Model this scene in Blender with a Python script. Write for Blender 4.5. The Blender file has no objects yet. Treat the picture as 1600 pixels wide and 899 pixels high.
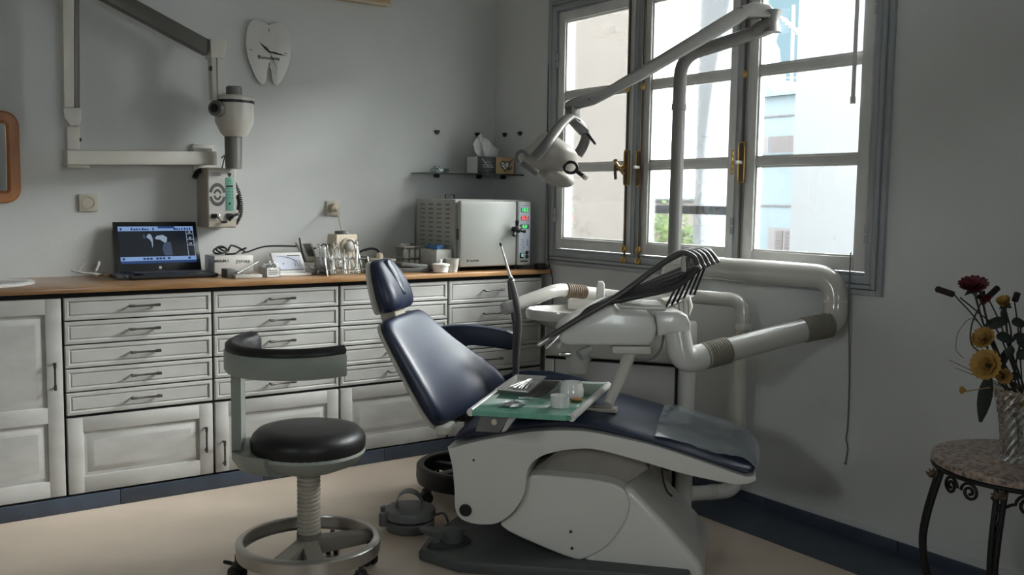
import bpy, bmesh, math, random
from mathutils import Vector, Matrix
random.seed(7)
PI = math.pi
sc = bpy.context.scene
COL = sc.collection

# ------------------------------------------------------------------ camera
cam_d = bpy.data.cameras.new('camera'); cam = bpy.data.objects.new('camera', cam_d); COL.objects.link(cam)
cam_d.sensor_width = 36.0; cam_d.lens = 1493.6375 * 36.0 / 1600.0; cam_d.clip_start = 0.02; cam_d.clip_end = 800
cr, cu, cf = Vector((0.8163086, -0.57744023, 0.01424999)), Vector((0.04101932, 0.08256045, 0.99574153)), Vector((0.5761577, 0.81224784, -0.09108101))
cam.matrix_world = Matrix(((cr.x, cu.x, -cf.x, -3.1232), (cr.y, cu.y, -cf.y, -4.6009), (cr.z, cu.z, -cf.z, 1.266), (0, 0, 0, 1)))
sc.camera = cam
sc.view_settings.view_transform = 'Standard'; sc.view_settings.look = 'None'; sc.view_settings.gamma = 1.0
sc.view_settings.use_curve_mapping = False
sc.view_settings.exposure = 0.2

# ------------------------------------------------------------------ sky: bright broken overcast
w = bpy.data.worlds.new('world'); sc.world = w; w.use_nodes = True
nt = w.node_tree; nt.nodes.clear()
def N(t, kind, **kw):
    n = t.nodes.new(kind)
    for k, v in kw.items(): setattr(n, k, v)
    return n
out = N(nt, 'ShaderNodeOutputWorld'); bg = N(nt, 'ShaderNodeBackground'); bg.inputs['Strength'].default_value = 20.0
tc = N(nt, 'ShaderNodeTexCoord'); mp = N(nt, 'ShaderNodeMapping'); mp.inputs['Scale'].default_value = (1, 1, 1.6); mp.inputs['Location'].default_value = (0.35, 0.1, 0.0)
ns = N(nt, 'ShaderNodeTexNoise'); ns.noise_dimensions = '4D'; ns.inputs['W'].default_value = 18.24; ns.inputs['Scale'].default_value = 5.8; ns.inputs['Detail'].default_value = 3
rp = N(nt, 'ShaderNodeValToRGB'); rp.color_ramp.elements[0].position = 0.405; rp.color_ramp.elements[0].color = (0.025, 0.037, 0.043, 1)
rp.color_ramp.elements[1].position = 0.475; rp.color_ramp.elements[1].color = (0.93, 0.97, 1.0, 1)
nt.links.new(tc.outputs['Generated'], mp.inputs['Vector']); nt.links.new(mp.outputs['Vector'], ns.inputs['Vector'])
nt.links.new(ns.outputs['Fac'], rp.inputs['Fac']); nt.links.new(rp.outputs['Color'], bg.inputs['Color']); nt.links.new(bg.outputs['Background'], out.inputs['Surface'])

# hazy sun, spread wide by thin cloud, coming in through the big window
sl = bpy.data.lights.new('hazy_sun', 'SUN'); sl.energy = 28.0; sl.angle = math.radians(48); sl.color = (1.0, .99, .97)
so = bpy.data.objects.new('hazy_sun', sl); COL.objects.link(so); so.rotation_euler = Vector((.66, -.44, .60)).to_track_quat('Z', 'Y').to_euler()
# light portals: they only guide the sampling of the sky through the big window and two added fill openings, they give no light
def portal(name, loc, nrm, sx, sy):
    l = bpy.data.lights.new(name, 'AREA'); l.shape = 'RECTANGLE'; l.size = sx; l.size_y = sy; l.cycles.is_portal = True
    o = bpy.data.objects.new(name, l); COL.objects.link(o); o.location = loc; o.rotation_euler = Vector(nrm).to_track_quat('-Z', 'Z').to_euler()
portal('window_portal', (.06, -1.54, 1.63), (-1, 0, 0), 1.9, 1.25)
portal('rear_fill_portal', (-2.6, -5.88, 1.65), (0, 1, 0), .80, .78)
portal('side_fill_portal', (-4.58, -3.5, 1.60), (1, 0, 0), .52, .52)

# ------------------------------------------------------------------ helpers
def thing_props(o, label, cat, group=None):
    o['label'] = label; o['category'] = cat
    if group: o['group'] = group
WORLD = {}
def thing(name, label, cat, loc, group=None):
    o = bpy.data.objects.new(name, None); COL.objects.link(o); o.location = loc; o.empty_display_size = 0.1
    thing_props(o, label, cat, group); WORLD[o.name] = Vector(loc); return o
def structure(name, loc=(0, 0, 0)):
    o = bpy.data.objects.new(name, None); COL.objects.link(o); o.location = loc; o['kind'] = 'structure'
    WORLD[o.name] = Vector(loc); return o
def dup(root, loc, label=None):
    r = root.copy(); COL.objects.link(r); r.location = loc; WORLD[r.name] = Vector(loc)
    if label: r['label'] = label
    for ch in root.children:
        c = ch.copy(); COL.objects.link(c); c.parent = r
        for g in ch.children:
            d = g.copy(); COL.objects.link(d); d.parent = c
    return r

def chaikin(poly, it=1):
    for _ in range(it):
        o = []
        for i in range(len(poly)):
            p, q = poly[i], poly[(i + 1) % len(poly)]
            o += [(p[0] * .8 + q[0] * .2, p[1] * .8 + q[1] * .2), (p[0] * .2 + q[0] * .8, p[1] * .2 + q[1] * .8)]
        poly = o
    return poly
class MB:
    def __init__(s): s.v = []; s.f = []
    def add(s, vs, fs):
        k = len(s.v); s.v += [Vector(p) for p in vs]; s.f += [tuple(i + k for i in f) for f in fs]; return s
    def addbm(s, bm, mat=None):
        bm.verts.index_update()
        vs = [(mat @ v.co) if mat is not None else v.co.copy() for v in bm.verts]
        s.add(vs, [[v.index for v in f.verts] for f in bm.faces]); bm.free(); return s
    def box(s, c, size, bev=0.0, rot=None, seg=2):
        bm = bmesh.new(); bmesh.ops.create_cube(bm, size=1.0)
        for v in bm.verts: v.co = Vector((v.co.x * size[0], v.co.y * size[1], v.co.z * size[2]))
        if bev > 0:
            bmesh.ops.bevel(bm, geom=bm.edges[:], offset=min(bev, min(size) * .49), segments=seg, affect='EDGES', profile=0.5)
        m = Matrix.Translation(Vector(c))
        if rot is not None: m = m @ rot
        return s.addbm(bm, m)
    def box2(s, p, q, bev=0.0):
        c = [(p[i] + q[i]) / 2 for i in range(3)]; d = [abs(q[i] - p[i]) for i in range(3)]
        return s.box(c, d, bev)
    def tube(s, pts, r, n=12, cap=True, flat=None):
        pts = [Vector(p) for p in pts]; m = len(pts)
        rs = list(r) if isinstance(r, (list, tuple)) else [r] * m
        t0 = (pts[1] - pts[0]).normalized()
        ref = Vector((0, 0, 1)) if abs(t0.z) < .9 else Vector((1, 0, 0))
        nv = (ref - t0 * ref.dot(t0)).normalized(); vs = []
        for i, p in enumerate(pts):
            t = (pts[min(i + 1, m - 1)] - pts[max(i - 1, 0)])
            t = t.normalized() if t.length > 1e-9 else t0
            nv = (nv - t * nv.dot(t)).normalized(); bv = t.cross(nv)
            for k in range(n):
                a = 2 * PI * k / n; fy = flat if flat else 1.0
                vs.append(p + nv * (math.cos(a) * rs[i]) + bv * (math.sin(a) * rs[i] * fy))
        fs = []
        for i in range(m - 1):
            for k in range(n):
                fs.append((i * n + k, i * n + (k + 1) % n, (i + 1) * n + (k + 1) % n, (i + 1) * n + k))
        if cap: fs.append(tuple(range(n))[::-1]); fs.append(tuple((m - 1) * n + k for k in range(n)))
        return s.add(vs, fs)
    def lathe(s, prof, c=(0, 0, 0), n=28, mat=None, sx=1.0, sy=1.0, cap0=True, cap1=True):
        vs = []; m = len(prof)
        for r, z in prof:
            for k in range(n):
                a = 2 * PI * k / n; p = Vector((r * math.cos(a) * sx, r * math.sin(a) * sy, z))
                vs.append((mat @ p if mat is not None else p) + Vector(c))
        fs = []
        for i in range(m - 1):
            for k in range(n):
                fs.append((i * n + k, i * n + (k + 1) % n, (i + 1) * n + (k + 1) % n, (i + 1) * n + k))
        if cap0: fs.append(tuple(range(n))[::-1])
        if cap1: fs.append(tuple((m - 1) * n + k for k in range(n)))
        return s.add(vs, fs)
    def prism(s, poly, ext, bev=0.0, seg=2):
        # poly: list of 3-D points (planar), ext: extrusion vector
        bm = bmesh.new(); e = Vector(ext)
        A = [bm.verts.new(Vector(p)) for p in poly]; B = [bm.verts.new(Vector(p) + e) for p in poly]; n = len(poly)
        bm.faces.new(A[::-1]); bm.faces.new(B)
        for i in range(n): bm.faces.new((A[i], A[(i + 1) % n], B[(i + 1) % n], B[i]))
        bmesh.ops.recalc_face_normals(bm, faces=bm.faces[:])
        if bev > 0:
            sa = set(A); sb = set(B)
            ed = [x for x in bm.edges if (x.verts[0] in sa) == (x.verts[1] in sa)]
            bmesh.ops.bevel(bm, geom=ed, offset=bev, segments=seg, affect='EDGES', profile=0.5, clamp_overlap=True)
        return s.addbm(bm)
    def loft(s, rings, cap=True):
        n = len(rings[0]); vs = [p for r in rings for p in r]; fs = []
        for i in range(len(rings) - 1):
            for k in range(n):
                fs.append((i * n + k, i * n + (k + 1) % n, (i + 1) * n + (k + 1) % n, (i + 1) * n + k))
        if cap: fs.append(tuple(range(n))[::-1]); fs.append(tuple((len(rings) - 1) * n + k for k in range(n)))
        return s.add(vs, fs)
    def disc(s, c, r, nrm, n=20):
        q = Vector(nrm).to_track_quat('Z', 'Y').to_matrix()
        vs = [Vector(c) + q @ Vector((r * math.cos(2 * PI * k / n), r * math.sin(2 * PI * k / n), 0)) for k in range(n)]
        return s.add(vs, [tuple(range(n))])
    def sphere(s, c, r, sx=1, sy=1, sz=1, u=14, v=9, rot=None):
        bm = bmesh.new(); bmesh.ops.create_uvsphere(bm, u_segments=u, v_segments=v, radius=r)
        m = Matrix.Translation(Vector(c))
        if rot is not None: m = m @ rot
        m = m @ Matrix.Diagonal((sx, sy, sz, 1))
        return s.addbm(bm, m)
    def quad(s, a, b, c, d): return s.add([a, b, c, d], [(0, 1, 2, 3)])
    def build(s, name, mat, parent=None, smooth=True, sub=0, angle=38, solid=0.0):
        me = bpy.data.meshes.new(name)
        if parent is None:
            xs = [p.x for p in s.v]; ys = [p.y for p in s.v]; zs = [p.z for p in s.v]
            off = Vector(((min(xs) + max(xs)) / 2, (min(ys) + max(ys)) / 2, min(zs)))
        else: off = WORLD[parent.name]
        me.from_pydata([p - off for p in s.v], [], s.f); me.update()
        bm = bmesh.new(); bm.from_mesh(me); bmesh.ops.recalc_face_normals(bm, faces=bm.faces[:]); bm.to_mesh(me); bm.free()
        if smooth:
            me.polygons.foreach_set('use_smooth', [True] * len(me.polygons))
            if not sub: me.set_sharp_from_angle(angle=math.radians(angle))
        me.materials.append(mat)
        o = bpy.data.objects.new(name, me); COL.objects.link(o)
        if parent is None: o.location = off
        else: o.parent = parent
        WORLD[o.name] = off
        if sub:
            md = o.modifiers.new('subsurf', 'SUBSURF'); md.levels = sub; md.render_levels = sub
        if solid:
            md = o.modifiers.new('solid', 'SOLIDIFY'); md.thickness = solid; md.offset = 0
        return o

def catmull(pts, n=6):
    P = [Vector(p) for p in pts]; P = [2 * P[0] - P[1]] + P + [2 * P[-1] - P[-2]]; o = []
    for i in range(1, len(P) - 2):
        for k in range(n):
            t = k / n
            o.append(0.5 * ((2 * P[i]) + (P[i + 1] - P[i - 1]) * t + (2 * P[i - 1] - 5 * P[i] + 4 * P[i + 1] - P[i + 2]) * t * t + (3 * P[i] - P[i - 1] - 3 * P[i + 1] + P[i + 2]) * t ** 3))
    o.append(P[-2]); return o
def fillet(pts, r, n=8):
    P = [Vector(p) for p in pts]; o = [P[0]]
    for i in range(1, len(P) - 1):
        d1 = (P[i - 1] - P[i]); d2 = (P[i + 1] - P[i]); k = min(r, d1.length * .49, d2.length * .49)
        A = P[i] + d1.normalized() * k; B = P[i] + d2.normalized() * k
        for j in range(n + 1):
            t = j / n; o.append(A * (1 - t) ** 2 + P[i] * 2 * t * (1 - t) + B * t * t)
    o.append(P[-1]); return o
def ribs(p, q, r, count, amp=.12):
    p = Vector(p); q = Vector(q); pts = []; rs = []
    for i in range(count):
        for f, rr in ((0.0, 1 - amp), (.2, 1.0), (.6, 1.0), (.8, 1 - amp)):
            pts.append(p.lerp(q, (i + f) / count)); rs.append(r * rr)
    pts.append(q); rs.append(r * (1 - amp)); return pts, rs
WALLX = Matrix(((1, 0, 0), (0, 0, -1), (0, 1, 0)))       # text plane facing -y
def text(name, body, size, loc, rot3, mat, parent, align='CENTER', ext=0.0004, bold=0.0):
    cu_ = bpy.data.curves.new(name, 'FONT'); cu_.body = body; cu_.size = size; cu_.extrude = ext; cu_.align_x = align; cu_.align_y = 'CENTER'; cu_.offset = bold; cu_.resolution_u = 2
    t = bpy.data.objects.new(name, cu_); COL.objects.link(t)
    me = bpy.data.meshes.new_from_object(t); bpy.data.objects.remove(t); bpy.data.curves.remove(cu_)
    off = WORLD[parent.name]
    me.transform(Matrix.Translation(Vector(loc) - off) @ rot3.to_4x4())
    me.materials.append(mat); o = bpy.data.objects.new(name, me); COL.objects.link(o); o.parent = parent; WORLD[o.name] = off; return o

# ------------------------------------------------------------------ materials
def mat(name, col, rough=.5, metal=0.0, var=0.0, vscale=6.0, bump=0.0, bscale=60.0, coat=0.0, spec=.5, stretch=(1, 1, 1), col2=None, trans=0.0, ior=1.45, lo=.35, hi=.65):
    m = bpy.data.materials.new(name); m.use_nodes = True; t = m.node_tree; b = t.nodes['Principled BSDF']
    b.inputs['Base Color'].default_value = (*col, 1); b.inputs['Roughness'].default_value = rough; b.inputs['Metallic'].default_value = metal
    b.inputs['Coat Weight'].default_value = coat; b.inputs['Coat Roughness'].default_value = .08; b.inputs['Specular IOR Level'].default_value = spec
    b.inputs['Transmission Weight'].default_value = trans; b.inputs['IOR'].default_value = ior
    if var or col2 or bump:
        c = N(t, 'ShaderNodeTexCoord'); mp_ = N(t, 'ShaderNodeMapping'); mp_.inputs['Scale'].default_value = stretch
        t.links.new(c.outputs['Object'], mp_.inputs['Vector'])
    if var or col2:
        n = N(t, 'ShaderNodeTexNoise'); n.inputs['Scale'].default_value = vscale; n.inputs['Detail'].default_value = 5
        t.links.new(mp_.outputs['Vector'], n.inputs['Vector'])
        r = N(t, 'ShaderNodeValToRGB'); r.color_ramp.elements[0].position = lo; r.color_ramp.elements[1].position = hi
        c2 = col2 if col2 else tuple(x * (1 - var) for x in col)
        r.color_ramp.elements[0].color = (*c2, 1); r.color_ramp.elements[1].color = (*col, 1)
        t.links.new(n.outputs['Fac'], r.inputs['Fac']); t.links.new(r.outputs['Color'], b.inputs['Base Color'])
    if bump:
        n2 = N(t, 'ShaderNodeTexNoise'); n2.inputs['Scale'].default_value = bscale; n2.inputs['Detail'].default_value = 3
        t.links.new(mp_.outputs['Vector'], n2.inputs['Vector'])
        bp = N(t, 'ShaderNodeBump'); bp.inputs['Strength'].default_value = bump; bp.inputs['Distance'].default_value = .004
        t.links.new(n2.outputs['Fac'], bp.inputs['Height']); t.links.new(bp.outputs['Normal'], b.inputs['Normal'])
    return m
def emit(name, col, s):
    m = bpy.data.materials.new(name); m.use_nodes = True; t = m.node_tree; b = t.nodes['Principled BSDF']
    b.inputs['Base Color'].default_value = (0.01, 0.01, 0.01, 1); b.inputs['Roughness'].default_value = .25
    b.inputs['Emission Color'].default_value = (*col, 1); b.inputs['Emission Strength'].default_value = s; return m
def clear(name, tint=(1, 1, 1), refl=1.0, rough=0.02, base=.0):
    # thin clear sheet: transparent with a fresnel reflection
    m = bpy.data.materials.new(name); m.use_nodes = True; t = m.node_tree; t.nodes.clear()
    o = N(t, 'ShaderNodeOutputMaterial'); mx = N(t, 'ShaderNodeMixShader'); tr = N(t, 'ShaderNodeBsdfTransparent'); gl = N(t, 'ShaderNodeBsdfGlossy')
    fr = N(t, 'ShaderNodeFresnel'); fr.inputs['IOR'].default_value = 1.45
    mt = N(t, 'ShaderNodeMath', operation='MULTIPLY_ADD'); mt.inputs[1].default_value = refl; mt.inputs[2].default_value = base
    tr.inputs['Color'].default_value = (*tint, 1); gl.inputs['Roughness'].default_value = rough
    t.links.new(fr.outputs['Fac'], mt.inputs[0]); t.links.new(mt.outputs[0], mx.inputs['Fac'])
    t.links.new(tr.outputs['BSDF'], mx.inputs[1]); t.links.new(gl.outputs['BSDF'], mx.inputs[2]); t.links.new(mx.outputs['Shader'], o.inputs['Surface'])
    return m

m_wall = mat('wall_paint', (.60, .61, .60), .75, var=.05, vscale=3, bump=.15, bscale=90, spec=.3)
m_ceil = mat('ceiling_paint', (.62, .62, .60), .85)
m_floor = mat('beige_vinyl', (.66, .55, .445), .38, var=.08, vscale=5, bump=.05, bscale=30, coat=.1)
m_blue = mat('blue_vinyl', (.062, .078, .108), .45, var=.2, vscale=9)
m_bluetile = mat('blue_tile', (.058, .074, .104), .35, var=.2, vscale=12)
m_trimgray = mat('frame_paint', (.33, .35, .36), .42, var=.12, vscale=7, bump=.1, bscale=40)
m_sash = mat('sash_paint', (.62, .62, .60), .4, var=.1, vscale=9)
m_white = mat('white_plastic', (.64, .63, .59), .28, var=.03, vscale=4, coat=.25)
m_white2 = mat('aged_white_plastic', (.58, .56, .50), .35, var=.04, vscale=5)
m_gloss = mat('gloss_white_enamel', (.53, .515, .475), .15, coat=.6, var=.03, vscale=3)
m_cab = mat('white_painted_wood', (.49, .49, .47), .5, col2=(.43, .425, .405), vscale=7, bump=.12, bscale=30, stretch=(1, 1, 2))
m_dark = mat('dark_carcass', (.010, .010, .010), .7)
m_handle = mat('dark_pull_metal', (.10, .095, .085), .38, .7)
m_wood = mat('wood_laminate', (.42, .245, .115), .28, col2=(.25, .125, .05), vscale=5, stretch=(1.2, 9, 9), coat=.25, lo=.3, hi=.7)
m_navy = mat('navy_vinyl', (.013, .021, .050), .40, var=.2, vscale=8, bump=.05, bscale=120, spec=.6)
m_blackv = mat('black_vinyl', (.012, .012, .012), .42, bump=.08, bscale=70)
m_black = mat('black_plastic', (.012, .012, .013), .35)
m_rubber = mat('dark_grey_rubber', (.035, .034, .033), .4)
m_gray = mat('grey_plastic', (.14, .145, .14), .42, var=.1, vscale=8)
m_dgray = mat('base_grey_paint', (.085, .09, .088), .45, var=.15, vscale=9)
m_mgray = mat('tube_grey', (.16, .155, .145), .4, .2)
m_greengray = mat('grey_green_plastic', (.30, .325, .29), .42, var=.04)
m_beigegray = mat('bellows_beige', (.42, .39, .32), .55)
m_bellow = mat('bellows_olive', (.20, .185, .145), .55)
m_chrome = mat('polished_steel', (.62, .62, .60), .22, 1.0)
m_steel = mat('brushed_steel', (.55, .53, .50), .3, .85, var=.15, vscale=10)
m_brass = mat('brass', (.62, .40, .13), .3, 1.0)
m_bronze = mat('brown_metal', (.12, .085, .06), .4, .6)
m_iron = mat('wrought_iron', (.010, .010, .010), .5, .3)
m_beigep = mat('beige_plastic', (.55, .48, .36), .4)
m_cream = mat('cream_plate', (.50, .46, .37), .4)
m_orange = mat('varnished_orange_wood', (.46, .20, .075), .4, col2=(.36, .14, .05), vscale=6, stretch=(6, 6, 1))
m_mirror = mat('mirror_glass', (.85, .87, .87), .03, 1.0)
m_glass = clear('window_glass', (.97, .985, .98), .8)
m_shelf = clear('shelf_glass', (.72, .80, .78), 1.0, .03, .08)
m_tray = mat('green_glass', (.10, .30, .22), .08, coat=1.0, spec=.8)
m_trayedge = mat('green_glass_edge', (.17, .42, .31), .2, var=.2, vscale=30)
m_plastic_sheet = clear('plastic_sheet', (.80, .86, .92), 1.3, .16, .14)
def film(name, tint, dif, k):
    m = clear(name, tint, 1.3, .16, .16); t = m.node_tree; o = t.nodes['Material Output']; top = t.nodes['Mix Shader']
    d = N(t, 'ShaderNodeBsdfDiffuse'); d.inputs['Color'].default_value = (*dif, 1); mx = N(t, 'ShaderNodeMixShader'); mx.inputs['Fac'].default_value = k
    t.links.new(top.outputs['Shader'], mx.inputs[1]); t.links.new(d.outputs['BSDF'], mx.inputs[2]); t.links.new(mx.outputs['Shader'], o.inputs['Surface']); return m
m_footfilm = film('foot_film', (.85, .9, .95), (.50, .58, .66), .20)  # bluish diffuse share stands in for the window's reflection on the sheet
m_crystal = clear('cut_crystal', (.72, .74, .73), 1.4, .08, .16)
m_paper = mat('white_paper', (.70, .70, .69), .6)
m_porcelain = mat('white_porcelain', (.72, .72, .69), .12, coat=.5)
m_teal = mat('teal_panel', (.16, .36, .29), .4)
m_auto = mat('enamel_white', (.32, .33, .308), .35)
m_lamp = mat('lamp_backlit_enamel', (.19, .184, .172), .4, var=.05)  # backlit shade of the arm and post put into the grey
m_lamph = mat('lamp_head_beige', (.40, .375, .33), .4, var=.05)
m_ink = mat('dark_print', (.02, .02, .02), .5)
m_lgray = mat('light_grey_panel', (.42, .41, .38), .45)
m_bluep = mat('blue_film', (.05, .16, .36), .35)
m_tan = mat('kraft_print', (.52, .37, .19), .5)
m_hose = mat('grey_hose', (.075, .072, .068), .32, var=.1)
m_granite = mat('speckled_granite', (.42, .32, .26), .3, col2=(.12, .085, .07), vscale=70, lo=.4, hi=.6)
m_red = mat('rose_red', (.085, .006, .012), .6)
m_yellow = mat('yellow_petal', (.42, .24, .055), .6, var=.3, vscale=20)
m_leafd = mat('dark_leaf', (.014, .022, .016), .5)
m_stem = mat('brown_stem', (.03, .022, .014), .7)
m_green = mat('tree_leaf', (.14, .22, .05), .6, var=.5, vscale=1.5)
m_ext_white = mat('white_render', (.090, .0935, .096), .8)
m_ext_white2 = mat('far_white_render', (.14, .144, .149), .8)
m_ext_beige = mat('beige_render', (.165, .148, .132), .85, var=.04, vscale=.5)
m_ext_gray = mat('grey_blue_render', (.08, .10, .11), .8, var=.06, vscale=.8)
m_ext_brown = mat('brown_shutter', (.045, .038, .037), .7)
m_ext_pink = mat('pale_shutter', (.075, .067, .067), .7)
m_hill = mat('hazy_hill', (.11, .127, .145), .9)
m_ground = mat('ground', (.10, .10, .09), .9)
m_rail = mat('rail_paint', (.055, .06, .07), .5)

# ================================================================== THE SETTING
RX0, RY0, CEIL = -4.5, -5.8, 2.85
MB().box2((RX0, RY0, -.12), (0, 0, 0)).build('floor', m_floor)['kind'] = 'structure'
MB().box2((RX0, RY0, CEIL), (.25, .2, CEIL + .1)).build('ceiling', m_ceil)['kind'] = 'structure'
MB().box2((RX0 - .15, 0, -.12), (.25, .2, CEIL)).build('wall_back', m_wall)['kind'] = 'structure'
LY0, LY1, LZ0, LZ1 = -3.77, -3.23, 1.33, 1.87
wl_ = MB(); wl_.box2((RX0 - .15, LY1, -.12), (RX0, 0, CEIL)); wl_.box2((RX0 - .15, RY0, -.12), (RX0, LY0, CEIL)); wl_.box2((RX0 - .15, LY0, -.12), (RX0, LY1, LZ0)); wl_.box2((RX0 - .15, LY0, LZ1), (RX0, LY1, CEIL))
wl_.build('wall_left', m_wall)['kind'] = 'structure'
wf = MB(); BX0, BX1, BZ0, BZ1 = -3.0, -2.2, 1.26, 2.04
wf.box2((RX0 - .15, RY0 - .15, -.12), (BX0, RY0, CEIL)); wf.box2((BX1, RY0 - .15, -.12), (.25, RY0, CEIL)); wf.box2((BX0, RY0 - .15, -.12), (BX1, RY0, BZ0)); wf.box2((BX0, RY0 - .15, BZ1), (BX1, RY0, CEIL))
wf.build('wall_front', m_wall)['kind'] = 'structure'
WY0, WY1, WZ0, WZ1 = -.592, -2.486, 1.004, 2.248
wr = MB()
wr.box2((0, WY0, -.12), (.10, 0, CEIL)); wr.box2((0, RY0, -.12), (.10, WY1, CEIL))
wr.box2((0, WY1, -.12), (.10, WY0, WZ0)); wr.box2((0, WY1, WZ1), (.10, WY0, CEIL))
wr.build('wall_right', m_wall)['kind'] = 'structure'
# blue border strip in the vinyl along the window wall
MB().box2((-.30, RY0, 0), (-.013, -.565, .003)).build('trim_1', m_blue)['kind'] = 'structure'
bb = structure('baseboard_right')
ys = [-.57, -.845, -1.451, -2.057, -2.663, -3.269, -3.875, -4.481, -5.087, -5.79]
for i in range(len(ys) - 1):
    MB().box2((-.013, ys[i + 1] + .002, 0), (0, ys[i] - .002, .048), .003).build('tile', m_bluetile, bb)
MB().box2((-.006, RY0, .048), (0, -.57, .07)).build('plaster_edge', m_wall, bb)
bl = structure('baseboard_back')
xs = [-3.0, -2.817, -2.211, -1.605, -.999, -.393, -.02]
for i in range(len(xs) - 1):
    MB().box2((xs[i] + .001, -.566, 0), (xs[i + 1] - .001, -.552, .062), .003).build('tile', m_bluetile, bl)

# ---- window_1 : moulded frame, three casements of three panes
win = structure('window_1', (0, -1.54, WZ0))
def ring(y0, y1, z0, z1, wd, x0, x1, bev):
    m = MB()
    m.box2((x0, y0, z0), (x1, y0 - wd, z1), bev); m.box2((x0, y1 + wd, z0), (x1, y1, z1), bev)
    m.box2((x0, y0 - wd, z0), (x1, y1 + wd, z0 + wd), bev); m.box2((x0, y0 - wd, z1 - wd), (x1, y1 + wd, z1), bev)
    return m
ring(-.520, -2.548, .932, 2.315, .021, -.020, .0, .003).build('outer_moulding', m_trimgray, win)
ring(-.543, -2.525, .956, 2.292, .016, -.030, .0, .004).build('middle_moulding', m_trimgray, win)
ring(-.561, -2.507, .974, 2.274, .030, -.022, .0, .003).build('inner_moulding', m_trimgray, win)
ring(-.592, -2.486, 1.004, 2.248, .010, -.006, .08, .0).build('window_frame', m_trimgray, win)
for y0, y1 in ((-1.186, -1.234), (-1.826, -1.878)):
    MB().box2((-.012, y0, 1.014), (.09, y1, 2.238), .006).build('mullion', m_trimgray, win)
    MB().box2((-.020, y0 - .014, 1.014), (-.012, y1 + .014, 2.238), .004).build('mullion_bead', m_trimgray, win)
SX0, SX1 = -.012, .035
sashes = [(-.604, -1.184, -.655, -1.135), (-1.236, -1.824, -1.297, -1.785), (-1.880, -2.472, -1.932, -2.420)]
for y0, y1, p0, p1 in sashes:
    m = MB(); z0, z1, q0, q1 = 1.018, 2.236, 1.071, 2.186
    m.box2((SX0, y0, z0), (SX1, p0, z1), .004); m.box2((SX0, p1, z0), (SX1, y1, z1), .004)
    m.box2((SX0, p0, z0), (SX1, p1, q0), .004); m.box2((SX0, p0, q1), (SX1, p1, z1), .004)
    s = m.build('sash', m_sash, win)
    for zc in (1.438, 1.809):
        MB().box2((SX0 + .004, p0, zc - .017), (SX1 - .004, p1, zc + .017), .006).build('glazing_bar', m_sash, s)
    zz = [q0, 1.438, 1.809, q1]
    for k in range(3):
        a0 = zz[k] + (.017 if k else 0); a1 = zz[k + 1] - (.017 if k < 2 else 0)
        MB().box2((.012, p0, a0), (.016, p1, a1)).build('pane', m_glass, s)
        b = MB()        # putty bead round each pane
        for (ya, yb, za, zb) in ((p0, p0 - .007, a0, a1), (p1 + .007, p1, a0, a1), (p0, p1, a0, a0 + .007), (p0, p1, a1 - .007, a1)):
            b.box2((-.002, ya, za), (.012, yb, zb))
        b.build('putty_bead', m_white, s)
# espagnolette bolts: rods, end plates, handles
for yb in (-1.160, -1.262):
    MB().tube([(-.022, yb, .985), (-.022, yb, 2.225)], .0055, 8).build('bolt_rod', m_bronze, win)
    for zc in (1.040, .985):
        MB().sphere((-.026, yb, zc), .018, .55, .9, 1, 12, 8).tube([(-.03, yb, zc), (-.042, yb, zc)], .006, 8).build('bolt_knob', m_brass, win)
    MB().sphere((-.024, yb, 1.80), .014, .6, 1, 1.1, 12, 8).build('rod_guide', m_brass, win)
MB().tube([(-.020, -1.872, 1.02), (-.020, -1.872, 2.225)], .005, 8).build('bolt_rod', m_bronze, win)
MB().sphere((-.022, -1.872, 1.80), .013, .6, 1, 1.2, 12, 8).build('rod_guide', m_brass, win)
def bolt_plate(y, z, h, mt):
    MB().box((-.019, y, z), (.010, .030, h), .004).build('handle_plate', m_bronze, win)
    e = MB()
    pts = []
    for k in range(25):
        a = 2 * PI * k / 24; yy = .016 * math.copysign(min(1, abs(math.cos(a)) * 1.6), math.cos(a)); zz2 = (h / 2) * math.copysign(min(1, abs(math.sin(a)) * 1.15), math.sin(a))
        pts.append((-.024, y + yy, z + zz2))
    e.tube(pts, .0035, 6, cap=False).build('plate_rim', m_brass, win)
bolt_plate(-1.160, 1.428, .165, 0); bolt_plate(-1.246, 1.423, .165, 0); bolt_plate(-1.872, 1.436, .165, 0)
MB().tube([(-.024, -1.160, 1.432), (-.062, -1.158, 1.430)], .007, 8).tube(catmull([(-.066, -1.12, 1.462), (-.070, -1.158, 1.43), (-.066, -1.19, 1.395)]), .007, 8).build('window_handle', m_brass, win)
MB().tube([(-.024, -1.160, 1.41), (-.065, -1.135, 1.42)], .006, 8).tube(catmull([(-.063, -1.130, 1.467), (-.068, -1.131, 1.42), (-.063, -1.130, 1.372)]), .0075, 8).build('window_handle', m_bronze, win)
MB().tube([(-.024, -1.252, 1.428), (-.06, -1.252, 1.428)], .008, 10).build('handle_spindle', m_white, win)
MB().tube([(-.022, -1.872, 1.436), (-.062, -1.872, 1.436)], .008, 10).build('handle_spindle', m_white, win)
MB().tube(catmull([(-.064, -1.86, 1.486), (-.058, -1.852, 1.46), (-.064, -1.86, 1.436), (-.058, -1.852, 1.41), (-.064, -1.86, 1.388)]), .006, 8).build('window_handle', m_brass, win)
for (y, z) in ((-.604, 1.99), (-.604, 1.19), (-1.828, 1.17), (-1.828, 1.99), (-2.478, 1.16), (-2.478, 1.99)):
    MB().tube([(-.020, y, z - .035), (-.020, y, z - .003)], .008, 8).tube([(-.020, y, z + .003), (-.020, y, z + .035)], .008, 8).build('hinge', m_trimgray, win)
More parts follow.
